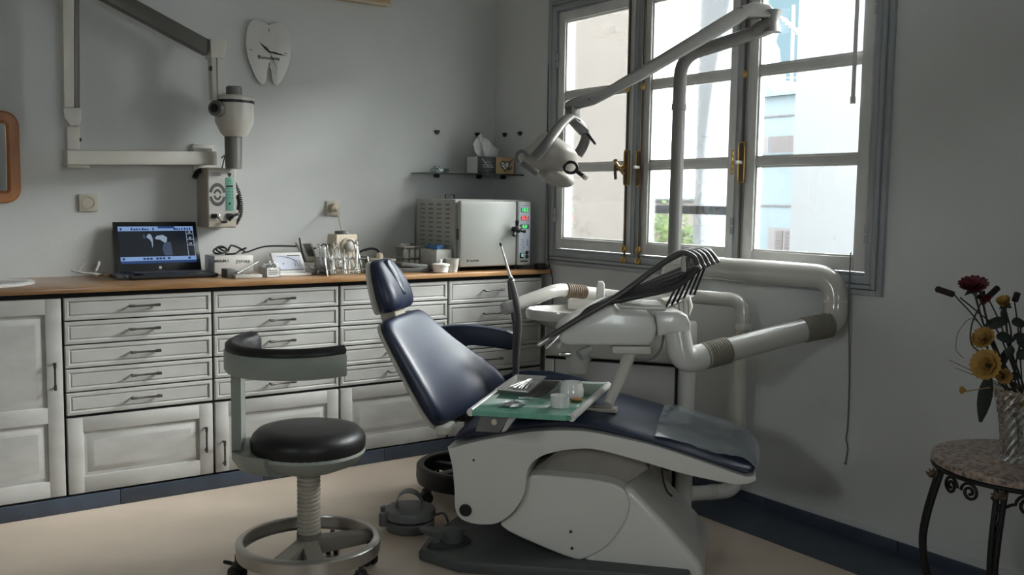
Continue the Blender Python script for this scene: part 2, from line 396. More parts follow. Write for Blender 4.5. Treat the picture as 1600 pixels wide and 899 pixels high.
# roll-down sun-shade tube end and guard bar outside the middle casement
MB().tube([(-.028, -2.40, 1.665), (-.028, -2.40, 2.62)], .0075, 8).tube([(-.028, -2.40, 1.64), (-.028, -2.40, 1.665)], .010, 8).build('blind_wand', m_white, win)
MB().box2((.105, -1.79, 1.213), (.125, -1.21, 1.253), .003).build('guard_bar', m_rail, win)

# fill_window_rear : unseen opening added behind the camera for fill light
w2 = structure('fill_window_rear', ((BX0 + BX1) / 2, RY0, BZ0))
m = MB()
for xx in (BX0 + .03, (BX0 + BX1) / 2, BX1 - .03): m.box2((xx - .03, RY0 - .10, BZ0), (xx + .03, RY0 - .02, BZ1), .005)
for zz_ in (BZ0 + .03, BZ1 - .03): m.box2((BX0, RY0 - .10, zz_ - .03), (BX1, RY0 - .02, zz_ + .03), .005)
m.build('window_frame', m_sash, w2)
for k in range(2):
    xa = (BX0 + .06, (BX0 + BX1) / 2 + .03)[k]; xb = ((BX0 + BX1) / 2 - .03, BX1 - .06)[k]
    MB().box2((xa, RY0 - .062, BZ0 + .06), (xb, RY0 - .058, BZ1 - .06)).build('pane', m_glass, w2)

w3 = structure('fill_window_side', (RX0, (LY0 + LY1) / 2, LZ0))  # unseen side opening, added as fill for the camera-facing surfaces
m = MB()
for yy in (LY0 + .02, LY1 - .02): m.box2((RX0 - .10, yy - .02, LZ0), (RX0 - .02, yy + .02, LZ1), .005)
for zz_ in (LZ0 + .02, LZ1 - .02): m.box2((RX0 - .10, LY0, zz_ - .02), (RX0 - .02, LY1, zz_ + .02), .005)
m.build('window_frame', m_sash, w3)
MB().box2((RX0 - .062, LY0 + .04, LZ0 + .04), (RX0 - .058, LY1 - .04, LZ1 - .04)).build('pane', m_glass, w3)

# cords hanging at both ends of the window
m = MB(); m.tube([(-.006, -.507, 2.7), (-.007, -.512, 2.25), (-.034, -.55, 1.6), (-.034, -.575, .95), (-.006, -.58, .85), (-.006, -.58, .45)], .0028, 6)
o = m.build('blind_cord', m_black); thing_props(o, 'thin black cord hanging down the wall at the corner side of the window', 'cord')
m = MB(); m.tube(catmull([(-.034, -2.425, 1.09), (-.034, -2.425, 1.0), (-.030, -2.424, .90), (-.006, -2.425, .6), (-.006, -2.427, .42), (-.006, -2.422, .38), (-.006, -2.432, .34), (-.006, -2.425, .285)], 3), .0026, 6)
m.sphere((-.007, -2.425, .282), .005)
o = m.build('blind_cord', m_mgray); thing_props(o, 'long thin grey pull cord hanging down the bare wall near the flower table', 'cord')

# ================================================================== OUTSIDE
o = MB().box2((.3, -30, -4.2), (90, 90, -4)).build('ground_outside', m_ground); o['kind'] = 'structure'
def house(name, label, body, mt): 
    r = thing(name, label, 'building', body[0]); MB().box2(*body).build('wall', mt, r); return r
h1 = house('apartment_building', 'large plain beige wall of the neighbouring house filling the corner-side window casement', ((.3, 2.0, -4), (3.03, 7, 3.4)), m_ext_beige)
h2 = house('apartment_building', 'tall white building edge standing behind the middle window casement', ((12.5, 9.05, -4), (13.0, 10.485, 6)), m_ext_white2)
h3 = house('apartment_building', 'grey blue house with brown shutters and a stepped roof edge seen through the right casement', ((16.5, 10.3, -4), (21, 12.6, 4.08)), m_ext_gray)
h4 = house('apartment_building', 'bright white wall of the nearest house filling most of the right window casement', ((7.0, -7, -4), (11, 3.455, 4.15)), m_ext_white)
MB().prism([(16.5, 11.67, 4.08), (16.5, 12.15, 4.5), (16.5, 12.6, 4.5), (16.5, 12.6, 4.08)], (2, 0, 0)).build('roof_step', m_ext_gray, h3)
def h3box(n, ya, yb, za, zb, mt, dx=.05): return MB().box2((16.5 - dx, ya, za), (16.51, yb, zb)).build(n, mt, h3)
h3box('roof_edge', 10.3, 12.6, 3.98, 4.06, m_ext_gray, .14)
h3box('string_course', 10.3, 12.6, 3.46, 3.50, m_ext_brown, .03)
f = h3box('window', 10.9, 11.98, 2.52, 3.0, m_ext_gray, .05); 
MB().box2((16.44, 10.95, 2.56), (16.46, 11.72, 2.97)).build('shutter', m_ext_brown, f)
MB().box2((16.44, 11.76, 2.56), (16.46, 11.95, 2.97)).build('side_panel', m_ext_pink, f)
h3box('window_ledge', 10.8, 12.1, 2.36, 2.44, m_ext_white, .10)
h3box('string_course', 10.3, 12.6, 1.20, 1.24, m_ext_brown, .03)
f = h3box('window', 10.85, 11.66, -.5, .66, m_ext_pink, .04)
for a0, a1 in ((10.9, 11.12), (11.2, 11.42)):
    s_ = MB()
    for k in range(12): s_.box2((16.44, a0, -.45 + k * .088), (16.462, a1, -.375 + k * .088))
    s_.build('shutter', m_ext_brown, f)
ant = thing('roof_antenna', 'thin television aerial mast on the roof of the grey blue house', 'antenna', (17, 11.55, 4.08))
MB().tube([(17, 11.55, 4.08), (17, 11.58, 6.3)], .04, 6).build('mast', m_mgray, ant)
m = MB(); m.tube([(17, 11.95, 6.05), (17, 11.1, 5.35)], .035, 5)
for k in range(8):
    y = 11.95 - k * .115; z = 6.05 - k * .095; m.tube([(16.8, y + .04, z + .05), (17.2, y - .04, z - .05)], .022, 4)
m.tube([(17, 11.80, 4.5), (17, 11.2, 4.45)], .014, 5)
m.build('crossbars', m_mgray, ant)
tr = thing('garden_tree', 'leafy green tree top seen low in the middle window casement', 'tree', (15.6, 14.9, -4))
MB().tube([(15.6, 14.9, -4), (15.6, 14.95, -1.5)], [.2, .14], 8).build('trunk', m_stem, tr)
m = MB(); rnd = random.Random(3)
for k in range(6500):
    u = rnd.uniform(-1, 1); a = rnd.uniform(0, 2 * PI); q = rnd.uniform(.55, 1) ** .5; rr = math.sqrt(1 - u * u)
    bump = 1 + .16 * math.sin(5 * a + 3 * u) * math.cos(4 * u + a)
    p = Vector((15.6 + 1.9 * rr * math.cos(a) * q * bump, 14.9 + 1.75 * rr * math.sin(a) * q * bump, -1.0 + 2.05 * u * q * bump))
    d = Vector((rnd.uniform(-1, 1), rnd.uniform(-1, 1), rnd.uniform(-.4, 1))).normalized(); e = d.orthogonal().normalized(); l = rnd.uniform(.06, .12)
    m.quad(p - d * l, p + e * l * .5, p + d * l, p - e * l * .5)
o = m.build('foliage', m_green, tr, smooth=False); o['kind'] = 'stuff'
fh = thing('apartment_building', 'small far beige house on the skyline beyond the tree in the middle casement', 'building', (45, 45.4, -4))
MB().box2((45, 44.3, -4), (50, 47, 1.4)).build('wall', m_ext_beige, fh); MB().box2((44.6, 44, 1.4), (50.4, 47.4, 1.55)).build('roof', m_ext_gray, fh)
m = MB(); pf = [(70, 40), (70, 55, ), ]
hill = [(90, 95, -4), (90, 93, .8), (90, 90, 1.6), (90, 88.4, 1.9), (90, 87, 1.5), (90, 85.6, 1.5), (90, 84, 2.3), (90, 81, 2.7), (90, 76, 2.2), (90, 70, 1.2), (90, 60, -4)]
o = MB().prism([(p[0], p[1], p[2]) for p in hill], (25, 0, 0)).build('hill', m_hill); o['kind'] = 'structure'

# ================================================================== CABINETS
E0, W0, YF = .0498, .5893, -.535
ZT, ZB, ZD = .8576, .0672, .3823
def drawer_front(x0, x1, z0, z1):
    m = MB(); R = []
    def r(i, y): return [(x0 + i, y, z0 + i), (x1 - i, y, z0 + i), (x1 - i, y, z1 - i), (x0 + i, y, z1 - i)]
    m.loft([r(0, YF), r(0, YF - .013), r(.003, YF - .0165), (r(.013, YF - .0175)), r(.0185, YF - .0105), r(.0235, YF - .0145)], cap=True); return m
def raised(x0, x1, z0, z1):
    def r(i, y): return [(x0 + i, y, z0 + i), (x1 - i, y, z0 + i), (x1 - i, y, z1 - i), (x0 + i, y, z1 - i)]
    return MB().loft([r(.0, YF - .006), r(.006, YF - .0065), r(.012, YF - .010), r(.030, YF - .018), r(.034, YF - .0185)], cap=True)
def pull(c, vert=False, half=.053):
    x, y, z = c; d = Vector((0, 0, 1)) if vert else Vector((1, 0, 0)); p = Vector(c); o = Vector((0, -.024, 0)); m = MB()
    m.tube([p - d * half + Vector((0, .002, 0)), p - d * half + o], .0042, 8); m.tube([p + d * half + Vector((0, .002, 0)), p + d * half + o], .0042, 8)
    m.tube([p - d * (half + .007) + o, p - d * (half - .012) + o, p - d * (half - .018) + o, p + d * (half - .018) + o, p + d * (half - .012) + o, p + d * (half + .007) + o], [.0062, .0058, .0042, .0042, .0058, .0062], 8)
    return m
def door(cab, x0, x1, z0, z1, panels, hx, hz, sw=.060):
    m = MB(); m.box2((x0, YF, z0), (x1, YF - .008, z1)); fy = YF - .0175
    zs = sorted(set([z0, z1] + [p for q in panels for p in q]))
    m.box2((x0, YF - .006, z0), (x0 + sw, fy, z1), .004); m.box2((x1 - sw, YF - .006, z0), (x1, fy, z1), .004)
    edges = [z0] + [v for q in panels for v in q] + [z1]
    for i in range(0, len(edges), 2):
        m.box2((x0 + sw - .004, YF - .006, edges[i]), (x1 - sw + .004, fy, edges[i + 1]), .004)
    d = m.build('door', m_cab, cab)
    for q in panels: raised(x0 + sw + .004, x1 - sw - .004, q[0] + .004, q[1] - .004).build('panel', m_cab, d)
    if hx is not None: pull((hx, fy, hz), True, .048).build('handle', m_handle, d)
    return d
labels = ['white cabinet with four deep drawers at the corner end of the counter',
          'white five-drawer cabinet standing behind the reclined chair back',
          'white five-drawer cabinet standing behind the backrest of the front stool',
          'white five-drawer cabinet below the open laptop',
          'white two-panel door cabinet under the round sink at the far left']
for k in range(5):
    xr = -E0 - k * W0 - .005; xl = xr - W0 + .010
    cab = thing('base_cabinet', labels[k], 'cabinet', ((xl + xr) / 2, -.28, .062), 'white cabinets under the wooden counter')
    MB().box2((xl - .0045, -.02, .063), (xr + .0045, YF + .0005, .8777)).build('carcass', m_dark, cab)
    if k == 4:
        door(cab, xl, xr, ZB, ZT, [(.135, .365), (.43, .795)], xr - .032, .555)
    else:
        n = 4 if k == 0 else 5; ph = (ZT - ZD) / n
        for j in range(n):
            z1 = ZT - j * ph; z0 = z1 - ph + .005
            d = drawer_front(xl, xr, z0, z1).build('drawer', m_cab, cab)
            pull(((xl + xr) / 2 + (.012 if k else -.03), YF - .0145, (z0 + z1) / 2 + .004)).build('handle', m_handle, d)
        door(cab, xl, xr, ZB, ZD - .007, [(.135, .315)], {0: xl + .032, 1: None, 2: xl + .032, 3: xr - .036}[k], {0: .2, 1: .2, 2: .155, 3: .225}[k])
# white end filler wall strip and worktop
o = MB().box2((-3.0, -.572, .878), (-.001, -.001, .9), .003).build('worktop', m_wood); thing_props(o, 'long brown wood-laminate worktop running over the white cabinets to the window wall', 'counter')
cl = MB().box((-.03, -.50, .915), (.05, .05, .03), .008); cl.sphere((-.03, -.56, .915), .012)
o = cl.build('wall_bracket', m_handle); thing_props(o, 'small dark metal fixing at the corner end of the wooden worktop under the window frame', 'bracket')
# sink
snk = thing('wash_basin', 'round white inset basin at the far left end of the wooden worktop', 'sink', (-2.76, -.27, .9))
MB().lathe([(.30, .900), (.302, .906), (.29, .912), (.27, .910), (.255, .904)], c=(-2.76, -.27, 0), n=48, sy=.72, cap0=False, cap1=False).build('rim', m_porcelain, snk)
MB().lathe([(.256, .9045), (.20, .9035), (.0, .903)], c=(-2.76, -.27, 0), n=48, sy=.70, cap0=False).build('bowl', m_lgray, snk)

# ================================================================== THINGS ON THE WORKTOP
# laptop
lp = thing('laptop', 'open black laptop showing a dental x-ray, standing left on the wooden worktop', 'laptop', (-1.86, -.2, .9))
LA, LB, LC, LD = Vector((-2.096, -0.100, 0.909)), Vector((-1.711, -0.075, 0.913)), Vector((-1.715, -0.320, 0.910)), Vector((-2.094, -0.340, 0.910))
LA.z = LB.z = LC.z = LD.z = .902
MB().prism([LA, LB, LC, LD], (0, 0, .017), .005).build('base', m_black, lp)
up = Vector((0, 0, .018))
k_ = MB().prism([LA.lerp(LD, .12).lerp(LB.lerp(LC, .12), .06) + up, LA.lerp(LD, .12).lerp(LB.lerp(LC, .12), .94) + up, LA.lerp(LD, .58).lerp(LB.lerp(LC, .58), .94) + up, LA.lerp(LD, .58).lerp(LB.lerp(LC, .58), .06) + up], (0, 0, .003)); k_.build('keyboard', m_rubber, lp)
SA, SB = LA + Vector((0, .002, .012)), LB + Vector((0, .002, .012))
ST = Vector((-2.100, -0.045, 1.143)); SU = ST + (SB - SA) * .985
nrm = (SB - SA).cross(ST - SA).normalized()
if nrm.y > 0: nrm = -nrm
scr = MB().prism([SA, SB, SU, ST], -nrm * .008, .003).build('screen_lid', m_black, lp)
def S(u, v, h=.0006): 
    return (SA.lerp(SB, u)).lerp(ST.lerp(SU, u), v) + nrm * h
e_bg = emit('screen_dark', (.004, .007, .012), 1.0); e_bar = emit('screen_toolbar', (.16, .26, .46), 1.0); e_ic = emit('screen_icons', (.01, .02, .08), 1.0)
e_blue = emit('screen_blue', (.01, .035, .12), 1.0); e_tooth = emit('screen_tooth', (.20, .26, .33), 1.0); e_tooth2 = emit('screen_tooth_soft', (.035, .05, .09), 1.0); e_th = emit('screen_thumb_frame', (.22, .27, .36), 1.0); e_yel = emit('screen_selected', (.35, .30, .10), 1.0)
def sq(m, u0, u1, v0, v1, h): return m.quad(S(u0, v0, h), S(u1, v0, h), S(u1, v1, h), S(u0, v1, h))
sq(MB(), .045, .955, .17, .91, .0006).build('screen', e_bg, scr)
m = MB(); sq(m, .05, .95, .815, .905, .0009); sq(m, .05, .95, .225, .305, .0009); m.build('toolbar', e_bar, scr)
m = MB(); sq(m, .05, .95, .175, .222, .0009); sq(m, .52, .72, .865, .905, .0012); m.build('taskbar', e_blue, scr)
m = MB(); rnd = random.Random(5)
for u in [.07 + .032 * i for i in range(27)]:
    if rnd.random() < .72 and not (.5 < u < .7): sq(m, u, u + .016 + rnd.random() * .01, .83, .86 + rnd.random() * .02, .0012)
for u in (.07, .31, .35, .39, .46, .50, .54, .60, .85): sq(m, u, u + .03, .245, .285, .0012)
m.build('icons', e_ic, scr)['kind'] = 'stuff'
def spoly(pts, h, mt, n): 
    m = MB(); m.add([S(u, v, h) for u, v in pts], [tuple(range(len(pts)))]); return m.build(n, mt, scr, smooth=False)
spoly([(.37, .69), (.40, .76), (.43, .74), (.445, .66), (.44, .52), (.432, .48), (.425, .60), (.405, .65)], .0012, e_tooth, 'tooth_image')
spoly([(.47, .67), (.50, .72), (.57, .735), (.62, .68), (.61, .60), (.585, .575), (.53, .64), (.49, .645)], .0012, e_tooth, 'tooth_image')
spoly([(.575, .575), (.61, .60), (.66, .58), (.665, .40), (.66, .32), (.57, .32), (.545, .45)], .0010, e_tooth2, 'tooth_image')
spoly([(.33, .74), (.36, .74), (.355, .66), (.34, .65)], .0010, e_tooth2, 'tooth_image')
m = MB()
for v0 in (.745, .63, .515): sq(m, .855, .945, v0, v0 + .012, .0012)
sq(m, .855, .862, .30, .82, .0012); sq(m, .940, .947, .30, .82, .0012); m.build('thumbnail_frames', e_th, scr)
m = MB()
for v0 in (.77, .655, .54): sq(m, .885, .915, v0, v0 + .03, .0012)
m.build('thumbnails', e_tooth, scr)
MB().disc(S(.5, .085, .0012), .007, nrm).build('lid_emblem', m_lgray, scr)

# clear wrappers and white leads left of the laptop
m = MB(); y = -.13
m.tube(catmull([(-2.286, -0.100, 0.933), (-2.245, -0.130, 0.922), (-2.195, -0.140, 0.918), (-2.146, -0.130, 0.908), (-2.101, -0.100, 0.904)]), .004, 6)
m.tube(catmull([(-2.260, -0.100, 0.929), (-2.246, -0.100, 0.951), (-2.228, -0.100, 0.962)]), .0035, 6); m.tube(catmull([(-2.196, -0.120, 0.928), (-2.182, -0.120, 0.951), (-2.176, -0.120, 0.976)]), [.002] + [.006] * 10 + [.001] * 2, 6)
for p in m.v: p.z = max(p.z, .9015)
o = m.build('white_lead', m_white); thing_props(o, 'tangled white wire and clips lying left of the laptop on the worktop', 'cable')
m = MB(); rnd = random.Random(2); c0 = Vector((-2.12, -.22, .901))
g = [[c0 + Vector((i * .035 - .09, j * .035 - .08, rnd.uniform(.001, .030))) for i in range(6)] for j in range(5)]
m.add([p for r in g for p in r], [(j * 6 + i, j * 6 + i + 1, (j + 1) * 6 + i + 1, (j + 1) * 6 + i) for j in range(4) for i in range(5)])
o = m.build('plastic_wrapper', m_plastic_sheet, smooth=False); thing_props(o, 'crumpled clear plastic wrapper lying before the white wire', 'wrapper')

# white curing unit box with print, black coiled cable on it
wb = thing('apparatus_box', 'white oblong apparatus box with dark print standing right of the laptop', 'box', (-1.61, -.15, .9))
MB().box2((-1.70, -.22, .903), (-1.515, -.08, .990), .004).build('case', m_white, wb)
for (x, y) in ((-1.68, -.20), (-1.535, -.20), (-1.68, -.10), (-1.535, -.10)): MB().box((x, y, .9015), (.02, .02, .003)).build('foot', m_rubber, wb)
text('lettering', 'MEDLIN 1', .016, (-1.667, -.2205, .965), WALLX, m_ink, wb, bold=.0006); text('lettering', 'ZYPYRR', .020, (-1.565, -.2205, .960), WALLX, m_ink, wb)
MB().disc((-1.7005, -.15, .965), .004, (-1, 0, 0)).build('screw_hole', m_ink, wb)
m = MB(); cx, cy = -1.655, -.15; pts = []
for k in range(46):
    a = k * .42; pts.append((cx + .030 * math.cos(a) + .0006 * k, cy + .035 * math.sin(a * 1.07), 1.010 + .014 * math.sin(a * .9 + 1) + .0002 * k))
pts += [(-1.60, -.16, 1.035), (-1.56, -.15, 1.022), (-1.53, -.14, 1.005), (-1.52, -.12, .997)]
m.tube(catmull(pts, 2), .0045, 6); m.tube(catmull([(-1.64, -.19, .996), (-1.60, -.21, .998), (-1.57, -.19, 1.010), (-1.54, -.20, 1.024)]), .0045, 6)
m.tube(catmull([(-1.54, -.14, .996), (-1.50, -.11, 1.0), (-1.42, -.10, 1.022), (-1.34, -.10, 1.025), (-1.23, -.09, 1.02), (-1.17, -.09, 1.008), (-1.13, -.10, 1.015), (-1.095, -.09, 1.03), (-1.065, -.08, .985), (-1.06, -.06, .92), (-1.07, -.06, .905)]), .004, 6)
o = m.build('coiled_cable', m_black); thing_props(o, 'black coiled cable heaped on the white apparatus box and trailing right', 'cable')
m = MB(); m.box2((-1.692, -.37, .9005), (-1.652, -.29, .938), .003); m.box2((-1.652, -.35, .9005), (-1.61, -.30, .925), .003)
o = m.build('stapled_case', m_gray); thing_props(o, 'small grey block case lying before the white apparatus box', 'case')
m = MB(); m.box((-1.62, -.425, .909), (.125, .05, .016), .003)
o = m.build('mixing_pad', m_lgray); thing_props(o, 'low pale mixing pad lying at the front of the worktop right of the laptop', 'pad')
m = MB(); m.tube([(-1.665, -.42, .921), (-1.545, -.36, .968)], [.004, .006], 8)
o = m.build('spatula', m_mgray); thing_props(o, 'dark grey rod leaning from the mixing pad to the cotton box', 'spatula')
lb = thing('cotton_box', 'small open white carton with cotton rolls at the front of the worktop', 'box', (-1.50, -.39, .9))
m = MB(); m.box2((-1.535, -.44, .901), (-1.47, -.34, .903)); 
for a, b in (((-1.535, -.44), (-1.532, -.34)), ((-1.473, -.44), (-1.47, -.34)), ((-1.535, -.44), (-1.47, -.437)), ((-1.535, -.343), (-1.47, -.34))): m.box2((a[0], a[1], .901), (b[0], b[1], .945))
m.build('carton', m_paper, lb)
m = MB()
for k in range(3): m.box2((-1.525, -.4405, .930 - k * .008), (-1.485 + .006 * (k % 2), -.4401, .933 - k * .008))
m.build('print', m_gray, lb)
m = MB(); rnd = random.Random(9)
for k in range(16):
    p = Vector((-1.502 + rnd.uniform(-.022, .022), -.39 + rnd.uniform(-.035, .035), .935 + rnd.uniform(0, .03))); d = Vector((rnd.uniform(-1, 1), rnd.uniform(-1, 1), rnd.uniform(0, 1.6))).normalized() * .018
    m.tube([p - d, p + d], .005, 6)
o = m.build('cotton_rolls', m_paper, lb); o['kind'] = 'stuff'
# apex locator : tilted white frame with chart
al = thing('apex_locator', 'white tilted display unit with a curved gauge print beside the cotton box', 'device', (-1.38, -.32, .9))
MB().box2((-1.462, -.40, .901), (-1.298, -.25, .912), .003).build('base', m_paper, al)
A, B = Vector((-1.458, -.37, .914)), Vector((-1.312, -.37, .914)); C_, D_ = Vector((-1.310, -.30, 1.005)), Vector((-1.462, -.30, 1.005))
an = (B - A).cross(D_ - A).normalized(); an = an if an.y < 0 else -an
brd = MB().prism([A, B, C_, D_], -an * .02, .004).build('housing', m_white, al)
def AP(u, v, h=.0008): return A.lerp(B, u).lerp(D_.lerp(C_, u), v) + an * h
m = MB(); m.quad(AP(.08, .1), AP(.92, .1), AP(.92, .86), AP(.08, .86)); m.build('face', mat('pale_blue_face', (.50, .52, .60), .35), brd)
m = MB()
arc = [(.15 + .62 * math.sin(t), .80 - .38 * (1 - math.cos(t)) ** 1.0 * 1.0) for t in [i * .1 for i in range(14)]]
for i in range(len(arc) - 1):
    w0 = .012 + .022 * i / 13; w1 = .012 + .022 * (i + 1) / 13
    m.quad(AP(arc[i][0], arc[i][1] - w0, .0014), AP(arc[i + 1][0], arc[i + 1][1] - w1, .0014), AP(arc[i + 1][0], arc[i + 1][1] + w1, .0014), AP(arc[i][0], arc[i][1] + w0, .0014))
for u in (.68, .76, .84): m.quad(AP(u, .3, .0014), AP(u + .02, .3, .0014), AP(u + .02, .62, .0014), AP(u, .62, .0014))
m.quad(AP(.1, .11, .0014), AP(.92, .11, .0014), AP(.92, .15, .0014), AP(.1, .15, .0014)); m.quad(AP(.5, .8, .0014), AP(.92, .8, .0014), AP(.92, .85, .0014), AP(.5, .85, .0014)); m.quad(AP(.28, .40, .0014), AP(.33, .40, .0014), AP(.33, .46, .0014), AP(.28, .46, .0014))
m.build('gauge_print', m_gray, brd)
# flip-up device with a pen
fd = thing('flip_device', 'pale flip-up hand device with a small grey screen, left of the beige adaptor cube', 'device', (-1.13, -.2, .9))
A, B = Vector((-1.229, -0.160, 0.952)), Vector((-1.165, -0.170, 0.951)); C_, D_ = Vector((-1.173, -0.110, 1.047)), Vector((-1.253, -0.100, 1.044))
an = (B - A).cross(D_ - A).normalized(); an = an if an.y < 0 else -an
hs = MB().prism([A, B, C_, D_], -an * .022, .006).build('lid', m_white2, fd)
m = MB(); m.quad(A.lerp(B, .38).lerp(D_.lerp(C_, .38), .22) + an * .001, A.lerp(B, .85).lerp(D_.lerp(C_, .85), .22) + an * .001, A.lerp(B, .85).lerp(D_.lerp(C_, .85), .88) + an * .001, A.lerp(B, .38).lerp(D_.lerp(C_, .38), .88) + an * .001); m.build('display', m_gray, hs)
MB().box2((-1.265, -.33, .901), (-1.165, -.20, .925), .006).build('base', m_white2, fd)
MB().tube([(-1.262, -0.170, 1.066), (-1.255, -0.190, 0.995), (-1.242, -0.200, 0.948)], [.005, .008, .007], 8).build('stylus', m_rubber, fd)
m = MB(); m.tube(catmull([(-1.285, -0.300, 0.949), (-1.272, -0.330, 0.926), (-1.236, -0.330, 0.922), (-1.183, -0.300, 0.934)]), .004, 6)
for p in m.v: p.z = max(p.z, .901)
o = m.build('grey_lead', m_lgray); thing_props(o, 'short pale lead curling at the foot of the flip-up device', 'cable')
# beige adaptor cube with plug on top
ac = thing('adaptor_cube', 'beige tapered cube adaptor with a round socket standing behind the instrument rack', 'adaptor', (-1.055, -.22, .9))
m = MB(); b0 = [(-1.122, -.285), (-.990, -.285), (-.990, -.155), (-1.122, -.155)]; t0 = [(-1.112, -.275), (-1.002, -.275), (-1.002, -.165), (-1.112, -.165)]
m.loft([[(x, y, .901) for x, y in b0], [(x, y, 1.075) for x, y in t0], [(x * .97 - .0317, y * .95 - .01, 1.085) for x, y in t0]]); m.build('case', m_beigep, ac)
MB().lathe([(.038, 1.085), (.038, 1.098), (.036, 1.101)], c=(-1.055, -.215, 0), n=24).build('top_cap', m_gray, ac)
R90 = Matrix.Rotation(PI / 2, 4, 'X')
MB().lathe([(.040, -.004), (.040, .006), (.033, .008), (.031, -.002)], c=(-1.052, -.279, 1.030), mat=R90).build('socket_ring', m_cream, ac)
MB().sphere((-1.052, -.290, 1.026), .026, 1, .7, 1).build('plug', m_lgray, ac)
MB().disc((-1.1195, -.2, 1.03), .009, (-1, 0, .1)).build('cable_hole', m_ink, ac)
m = MB(); m.tube(catmull([(-1.01, -.048, 1.206), (-1.013, -.075, 1.19), (-1.025, -.12, 1.15), (-1.045, -.19, 1.102)]), .0045, 8)
o = m.build('plug_cable', m_cream); thing_props(o, 'short cream cable dropping from the wall plug to the adaptor cube', 'cable')
# instrument rack
ir = thing('instrument_rack', 'clear rack holding many steel dental instruments on the worktop behind the headrest', 'rack', (-1.09, -.40, .9))
for xx in (-1.255, -1.03):
    MB().prism([(xx, -.47, .901), (xx, -.31, .901), (xx, -.345, .985), (xx, -.435, .985)], (.006, 0, 0), .001).build('end_plate', m_crystal, ir)
for (y, z) in ((-.45, .925), (-.33, .925), (-.42, .975), (-.36, .975)): MB().tube([(-1.25, y, z), (-1.03, y, z)], .003, 6).build('rail', m_chrome, ir)
rnd = random.Random(12)
ORD = 'first second third fourth fifth sixth seventh eighth ninth tenth eleventh twelfth thirteenth fourteenth fifteenth sixteenth seventeenth eighteenth nineteenth twentieth'.split()
for k in range(30):
    x = -1.243 + .0071 * k + rnd.uniform(-.002, .002); ln = rnd.uniform(.085, .15); lean = rnd.uniform(-.035, .03); y = -.39 + rnd.uniform(-.045, .045)
    p0 = Vector((x, y - .02, .905)); p1 = Vector((x + lean, y + .02, .905 + ln))
    m = MB(); d = p1 - p0; side = Vector((rnd.uniform(-.5, .5), 0, .2)) * .02
    m.tube([p0, p0 + d * .1, p0 + d * .5, p0 + d * .78, p0 + d * .9 + side * .3, p1 + side], [.003, .0052, .0055, .0048, .0026, .0018], 6)
    if k % 4 == 1:
        m.tube([p0 + Vector((.006, 0, 0)), p0 + d * .55 + Vector((.003, 0, 0)), p0 + d * .9], [.003, .0035, .002], 6)
    if k % 5 == 2: m.tube([p1 + Vector((.009 * math.cos(a), 0, .012 * math.sin(a))) for a in [i * PI / 5 for i in range(11)]], .0025, 5)
    o = m.build('dental_instrument', m_chrome if k % 3 else m_steel); thing_props(o, ('%s slim steel instrument from the left in the clear rack' % ORD[k] if k < 15 else '%s slim steel instrument from the right in the clear rack' % ORD[29 - k]).replace('first slim', 'outermost slim').replace('from the left', 'counted from the left end').replace('from the right', 'counted from the right end'), 'instrument', 'steel instruments in the clear rack')
# small appliance with plug behind
sb = thing('small_appliance', 'small brown box with a pale domed top standing right of the instrument rack', 'appliance', (-.87, -.26, .9))
MB().box2((-.925, -.33, .901), (-.82, -.2, .950), .004).build('body', m_bronze, sb); MB().box2((-.93, -.335, .950), (-.815, -.195, .962), .004).build('lid', m_beigegray, sb); MB().lathe([(.02, .962), (.016, .985), (.006, .992)], c=(-.875, -.27, 0)).build('knob', m_beigep, sb)
m = MB(); m.tube(catmull([(-.93, -.15, .99), (-.89, -.14, 1.0), (-.85, -.14, 1.005), (-.815, -.14, .99), (-.80, -.15, .93), (-.81, -.16, .905)]), .006, 6); m.box((-.945, -.15, .985), (.035, .02, .018), .003); m.tube([(-.945, -.15, .976), (-.945, -.15, .9)], .003, 6)
o = m.build('power_lead', m_black); thing_props(o, 'black power lead looping behind the small brown box', 'cable')
# jar carousel
jc = thing('bur_stand', 'tiered steel stand of small jars left of the autoclave', 'stand', (-.665, -.22, .9))
for z in (.905, .96, 1.015): MB().box2((-.735, -.28, z), (-.615, -.16, z + .004), .001).build('tier', m_steel, jc)
for (x, y) in ((-.73, -.275), (-.62, -.275), (-.73, -.165), (-.62, -.165)): MB().tube([(x, y, .901), (x, y, 1.03)], .003, 6).build('post', m_chrome, jc)
for z in (.909, .964):
    for x in (-.71, -.675, -.64):
        MB().lathe([(.014, z), (.016, z + .02), (.013, z + .038), (.008, z + .042)], c=(x, -.245, 0), n=12).build('jar', m_white2, jc)
MB().lathe([(.03, 1.019), (.034, 1.028), (.028, 1.036)], c=(-.69, -.22, 0)).build('dish', m_chrome, jc)
# grey tray stack
m = MB(); m.box((-.765, -.40, .912), (.15, .11, .022), .003, Matrix.Rotation(-.25, 4, 'Z')); m.box((-.765, -.40, .935), (.14, .09, .018), .003, Matrix.Rotation(-.12, 4, 'Z') @ Matrix.Rotation(.1, 4, 'Y'))
o = m.build('grey_tray', m_gray); thing_props(o, 'two grey instrument trays lying stacked before the tiered jar stand', 'tray')
gb = thing('glove_box', 'translucent pale box filled with blue film left of the autoclave door', 'box', (-.607, -.37, .9))
MB().box2((-.652, -.455, .901), (-.562, -.29, 1.012), .003).build('carton', m_lgray, gb)
m = MB(); rnd = random.Random(4)
for k in range(22): m.box((-.607 + rnd.uniform(-.03, .03), -.372 + rnd.uniform(-.065, .065), 1.013 + rnd.uniform(0, .012)), (.035, .03, .010), .003, Matrix.Rotation(rnd.uniform(-1, 1), 4, 'Z') @ Matrix.Rotation(rnd.uniform(-.4, .4), 4, 'X'))
o = m.build('blue_film', m_bluep, gb); o['kind'] = 'stuff'
